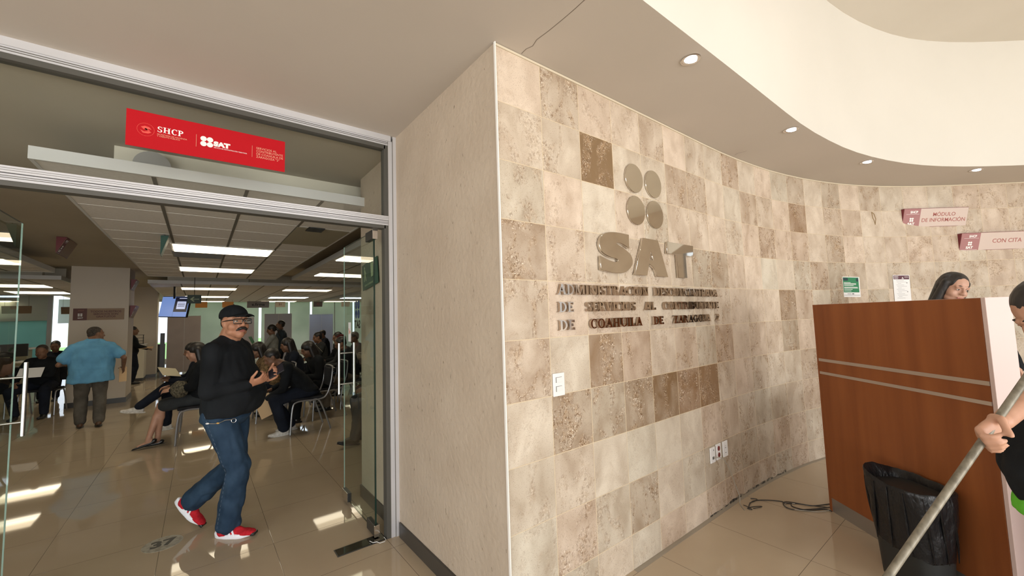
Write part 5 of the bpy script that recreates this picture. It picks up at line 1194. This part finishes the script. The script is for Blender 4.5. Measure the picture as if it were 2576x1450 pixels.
# leaning visitor in black with white shoes
seated('visitor in black hoodie and trousers leaning forward with white shoes, right of the capped man', 1.24, 6.46, R(90), LK(BLKC, NAVY, girth=1.2, top='black_hoodie', shoe_m=SHOEW, sole_m=SHOEW, hem=.07, hair_m=HAIR), 'visitor chair with bright steel frame under the leaning visitor in black', 1.0,
       lean=.30, hd=0, footL=(-.14, .30, .088), footR=(.10, .18, .088), handL=(-.06, .50, .50), handR=(.12, .42, .60), hpitch=-.55)
fo_ = papers('tan manila folder dangling from the hand of the leaning visitor in black', (.72, 6.36, .42), .20, .29, (R(80), R(-18), R(15)), tan_f, 'folder', 'folder')
seated('visitor in a brown patterned jacket behind the phone of the capped man', .95, 7.55, R(90), LK(OLIVE, NAVY, hair='long', top='patterned_jacket', inf=.03), 'visitor chair behind the leaning visitor, mostly hidden', .95, lean=.12, hpitch=-.35)
seated('visitor with long dark hair seated right behind the leaning visitor in black', 1.62, 7.10, R(95), LK(BLKC, BLKC, hair='long', top='black_coat'), 'visitor chair right of the leaning visitor', .95, lean=.15, hpitch=-.4)
seated('visitor in dark hood with shiny hair seated in the second row', 1.38, 8.0, R(90), LK(NAVY, NAVY, hair='long', top='hooded_jacket', inf=.03), 'visitor chair in the second row behind the brown jacket', .97, lean=.08, hpitch=-.25)
seated('visitor in khaki trousers reading papers just left of the glass door handle', 2.20, 7.62, R(88), LK(BLKC, KHAKI, top='black_top', skin=SKIN_DIM), 'visitor chair just left of the glass door handle', .96, lean=.10, hpitch=-.4)
papers('white papers on the knees of the visitor in khaki trousers', (1.86, 7.60, .68), .22, .30, (R(5), R(-6), R(15)))
seated('visitor in jeans and maroon knit hat seen between the two door pull bars', 2.32, 8.35, R(92), LK(GREYC, JEAN, top='grey_jacket', hair='short', hair_m=MAROON, skin=SKIN_DIM), 'visitor chair behind the visitor in khaki', .96, lean=.05, hpitch=-.2)
seated('visitor in olive grey jacket behind the open glass door, dark shoe stretched out', 2.02, 5.25, R(90), LK(cloth('olive grey jacket', (.10, .10, .075)), GREYC, top='olive_jacket', shoe_m=SHOEB, hair='bald', skin=SKIN_DIM), 'visitor chair behind the open glass door', .98, footL=(-.10, .50, .10), footR=(.12, .38, .088), fpL=.2)
for lab, x, y, c_, h_, cl in (('seated man with short black hair in the row under the bluish partition, leftmost head', 2.30, 10.3, GREYC, 'short', 'visitor chair in the far row, left one'), ('seated man in black jacket in profile, second head under the bluish partition', 2.55, 9.55, BLKC, 'short', 'visitor chair in the far row, second one'), ('seated visitor with dark hair beside the maroon knit hat', 2.75, 9.0, NAVY, 'short', 'visitor chair in the far row, third one'), ('seated man far behind the row of heads in dark jacket', 3.05, 13.2, NAVY, 'short', 'visitor chair farthest back in the waiting room')):
    seated(lab, x, y, R(92), LK(c_, NAVY, hair=h_), cl, .98, lean=.03)
papers('open booklet held up in front of the black jacketed man in the far row', (2.05, 9.5, .98), .20, .26, (R(50), 0, R(80)), MATS['cream paper'])
# standing figures beyond
r, Jp, _k = person('woman with a dark ponytail and light grey coat holding a green folder', (1.42, 11.4, 0), R(82), stand(.88, handL=(-.1, .34, 1.02), handR=(.1, .34, 1.0), hpitch=-.3, footL=(-.09, 0, .088), footR=(.09, .03, .088)), LK(LGREY, NAVY, hair='tail', top='grey_coat'), .010, .014)
papers('green folder held by the woman with the ponytail', (1.02, 11.38, 1.10), .24, .30, (R(65), 0, R(70)), mat('green folder', (.01, .22, .06), .6), 'folder', 'folder')
person('standing man in steel blue jacket in front of the bluish partition', (1.72, 12.2, 0), R(85), stand(.95), LK(DBLUE, NAVY, hair='short', skin=SKIN_DIM, top='blue_jacket'), .010, .014)
person('dark dressed person standing by the counter just right of the column', (-1.44, 15.2, 0), R(-80), stand(.93, handL=(-.08, .32, .95), handR=(.1, .3, .95)), LK(BLKC, NAVY, hair='short', top='black_jacket'), .012, .014)
papers('tan envelope held by the person standing right of the column', (-1.15, 15.1, .98), .30, .22, (R(10), 0, 0), tan_f, 'folder', 'folder')
# left group facing the camera
seated('elderly man in dark jacket reading a white paper, seated left of the column', -2.22, 11.15, R(172), LK(BLKC, NAVY, hair='crop', hair_m=HAIRG, skin=SKIN_DIM, girth=1.2, top='dark_jacket'), 'visitor chair of the elderly man reading left of the column', .97, footR=(.20, .36, .088), footL=(-.16, .40, .088), kpR=(.5, .6, 1), handL=(.02, .34, .76), handR=(.24, .30, .62), lean=.06, hpitch=-.3)
papers('white sheet of paper read by the elderly man left of the column', (-2.30, 10.74, .80), .30, .20, (R(52), 0, R(-8)))
seated('man with black hair seated between the elderly reader and the left door edge', -2.86, 11.35, R(175), LK(BROWN, NAVY, skin=SKIN_DIM), 'visitor chair between the elderly reader and the left door edge', .96, hpitch=-.1)
seated('person at the far left edge seated behind the bright door pull bar', -3.30, 11.1, R(180), LK(BROWN, GREYC, skin=SKIN_DIM), 'visitor chair at the far left edge', .92, hpitch=-.1)
seated('person with dark hair seated behind the elderly reader', -2.55, 13.6, R(180), LK(NAVY, NAVY), 'visitor chair behind the elderly reader', .96)

# ---- receptionist behind the counter
P = stand(1.0, neck=(0, .03, 1.485), head=(.0, .085, 1.622), hpitch=-.34, hyaw=R(6), hroll=R(-12), handL=(-.18, .32, 1.0), handR=(.18, .30, 1.0))
person('young woman with long black hair looking down behind the wooden reception counter', (4.98, .40, 0), R(124), P, LK(BLKC, NAVY, hair='parted', skin=SKIN3, girth=.95, top='dark_blouse', lip=mat('rose lip', (.45, .16, .13), .45)), .0055, .012)

# ---- cleaner at the right edge, gripping the mop handle
S0, S1 = atd(2235, 1450, 1.05), atd(2576, 960, 1.14); sdir = (S1-S0).normalized()
tz = (S0.z-.05)/sdir.z; Sb = S0-sdir*tz; St = S1+sdir*.45
t = thing('mop', 'long grey brown mop handle running diagonally in front of the black bin', 'mop', tuple(Sb)); 
MB().tube([Sb-t.location, St-t.location], .0096, 14).build('handle', noisy(mat('worn grey metal handle', (.3, .27, .22), .5, .3), 60, (.13, .115, .085), (.25, .225, .175), stretch=(1, 1, .3)), t, smooth=True)
b = Blob(); b.ell((0, 0, -.01), (.05, .05, .035)); [b.cap((0, 0, 0), (.16*math.cos(a), .16*math.sin(a), -.035), .014, .012, 6) for a in [k*.4 for k in range(16)]]; b.build('mop_head', LGREY, t, smooth=True)
crz = R(25); Croot = atd(2765, 1000, 1.36); Croot = V((Croot.x, Croot.y, 0)); Wc = Matrix.Translation(Croot) @ Matrix.Rotation(crz, 4, 'Z'); Wi = Wc.inverted(); Ri = Wi.to_3x3()
wr_ = Wi @ atd(2522, 1060, 1.128); wl_ = Wi @ atd(2960, 1250, 1.10); hdw = (-r_*.80-u_*.50-f_*.10); hnw = (-f_*.95-u_*.15-r_*.1)
P = stand(.925, hip=(0, .04, .86), neck=(0, -.02, 1.325), head=(0, .075, 1.455), hpitch=-.72, hyaw=R(2), handL=(-.27, -.02, .79), handR=tuple(wr_), hR=(Ri @ hdw, Ri @ hnw, 1, (1.05, 1.05, 1.1, 1.15), 1.3), epR=tuple(Ri @ (r_*1.-u_*.15)), epL=(-.7, -.3, -.6), shw=.175)
cl_, Jc, Kc = person('cleaner at the right edge in black T-shirt with green hem gripping a mop', tuple(Croot), crz, P, LK(BLKC, NAVY, hair='short', sleeve='short', girth=1.30, skin=SKIN2, top='black_tshirt', inf=.016, hemt=-.17, belly=.045, fat=1.15, fold=.010), .0048, .009)
gm = cloth('lime green fabric', (.12, .48, .04), .1); b = Blob(); q = lambda t_: Jc['hip'].lerp(Jc['neck'], t_)
b.torso([(q(-.26), .205, .165, 0), (q(-.18), .206, .166, 0), (q(-.08), .195, .155, 0)]); gmz = remesh(b, .009, 1); link('green_undershirt', gmz, gm, cl_)
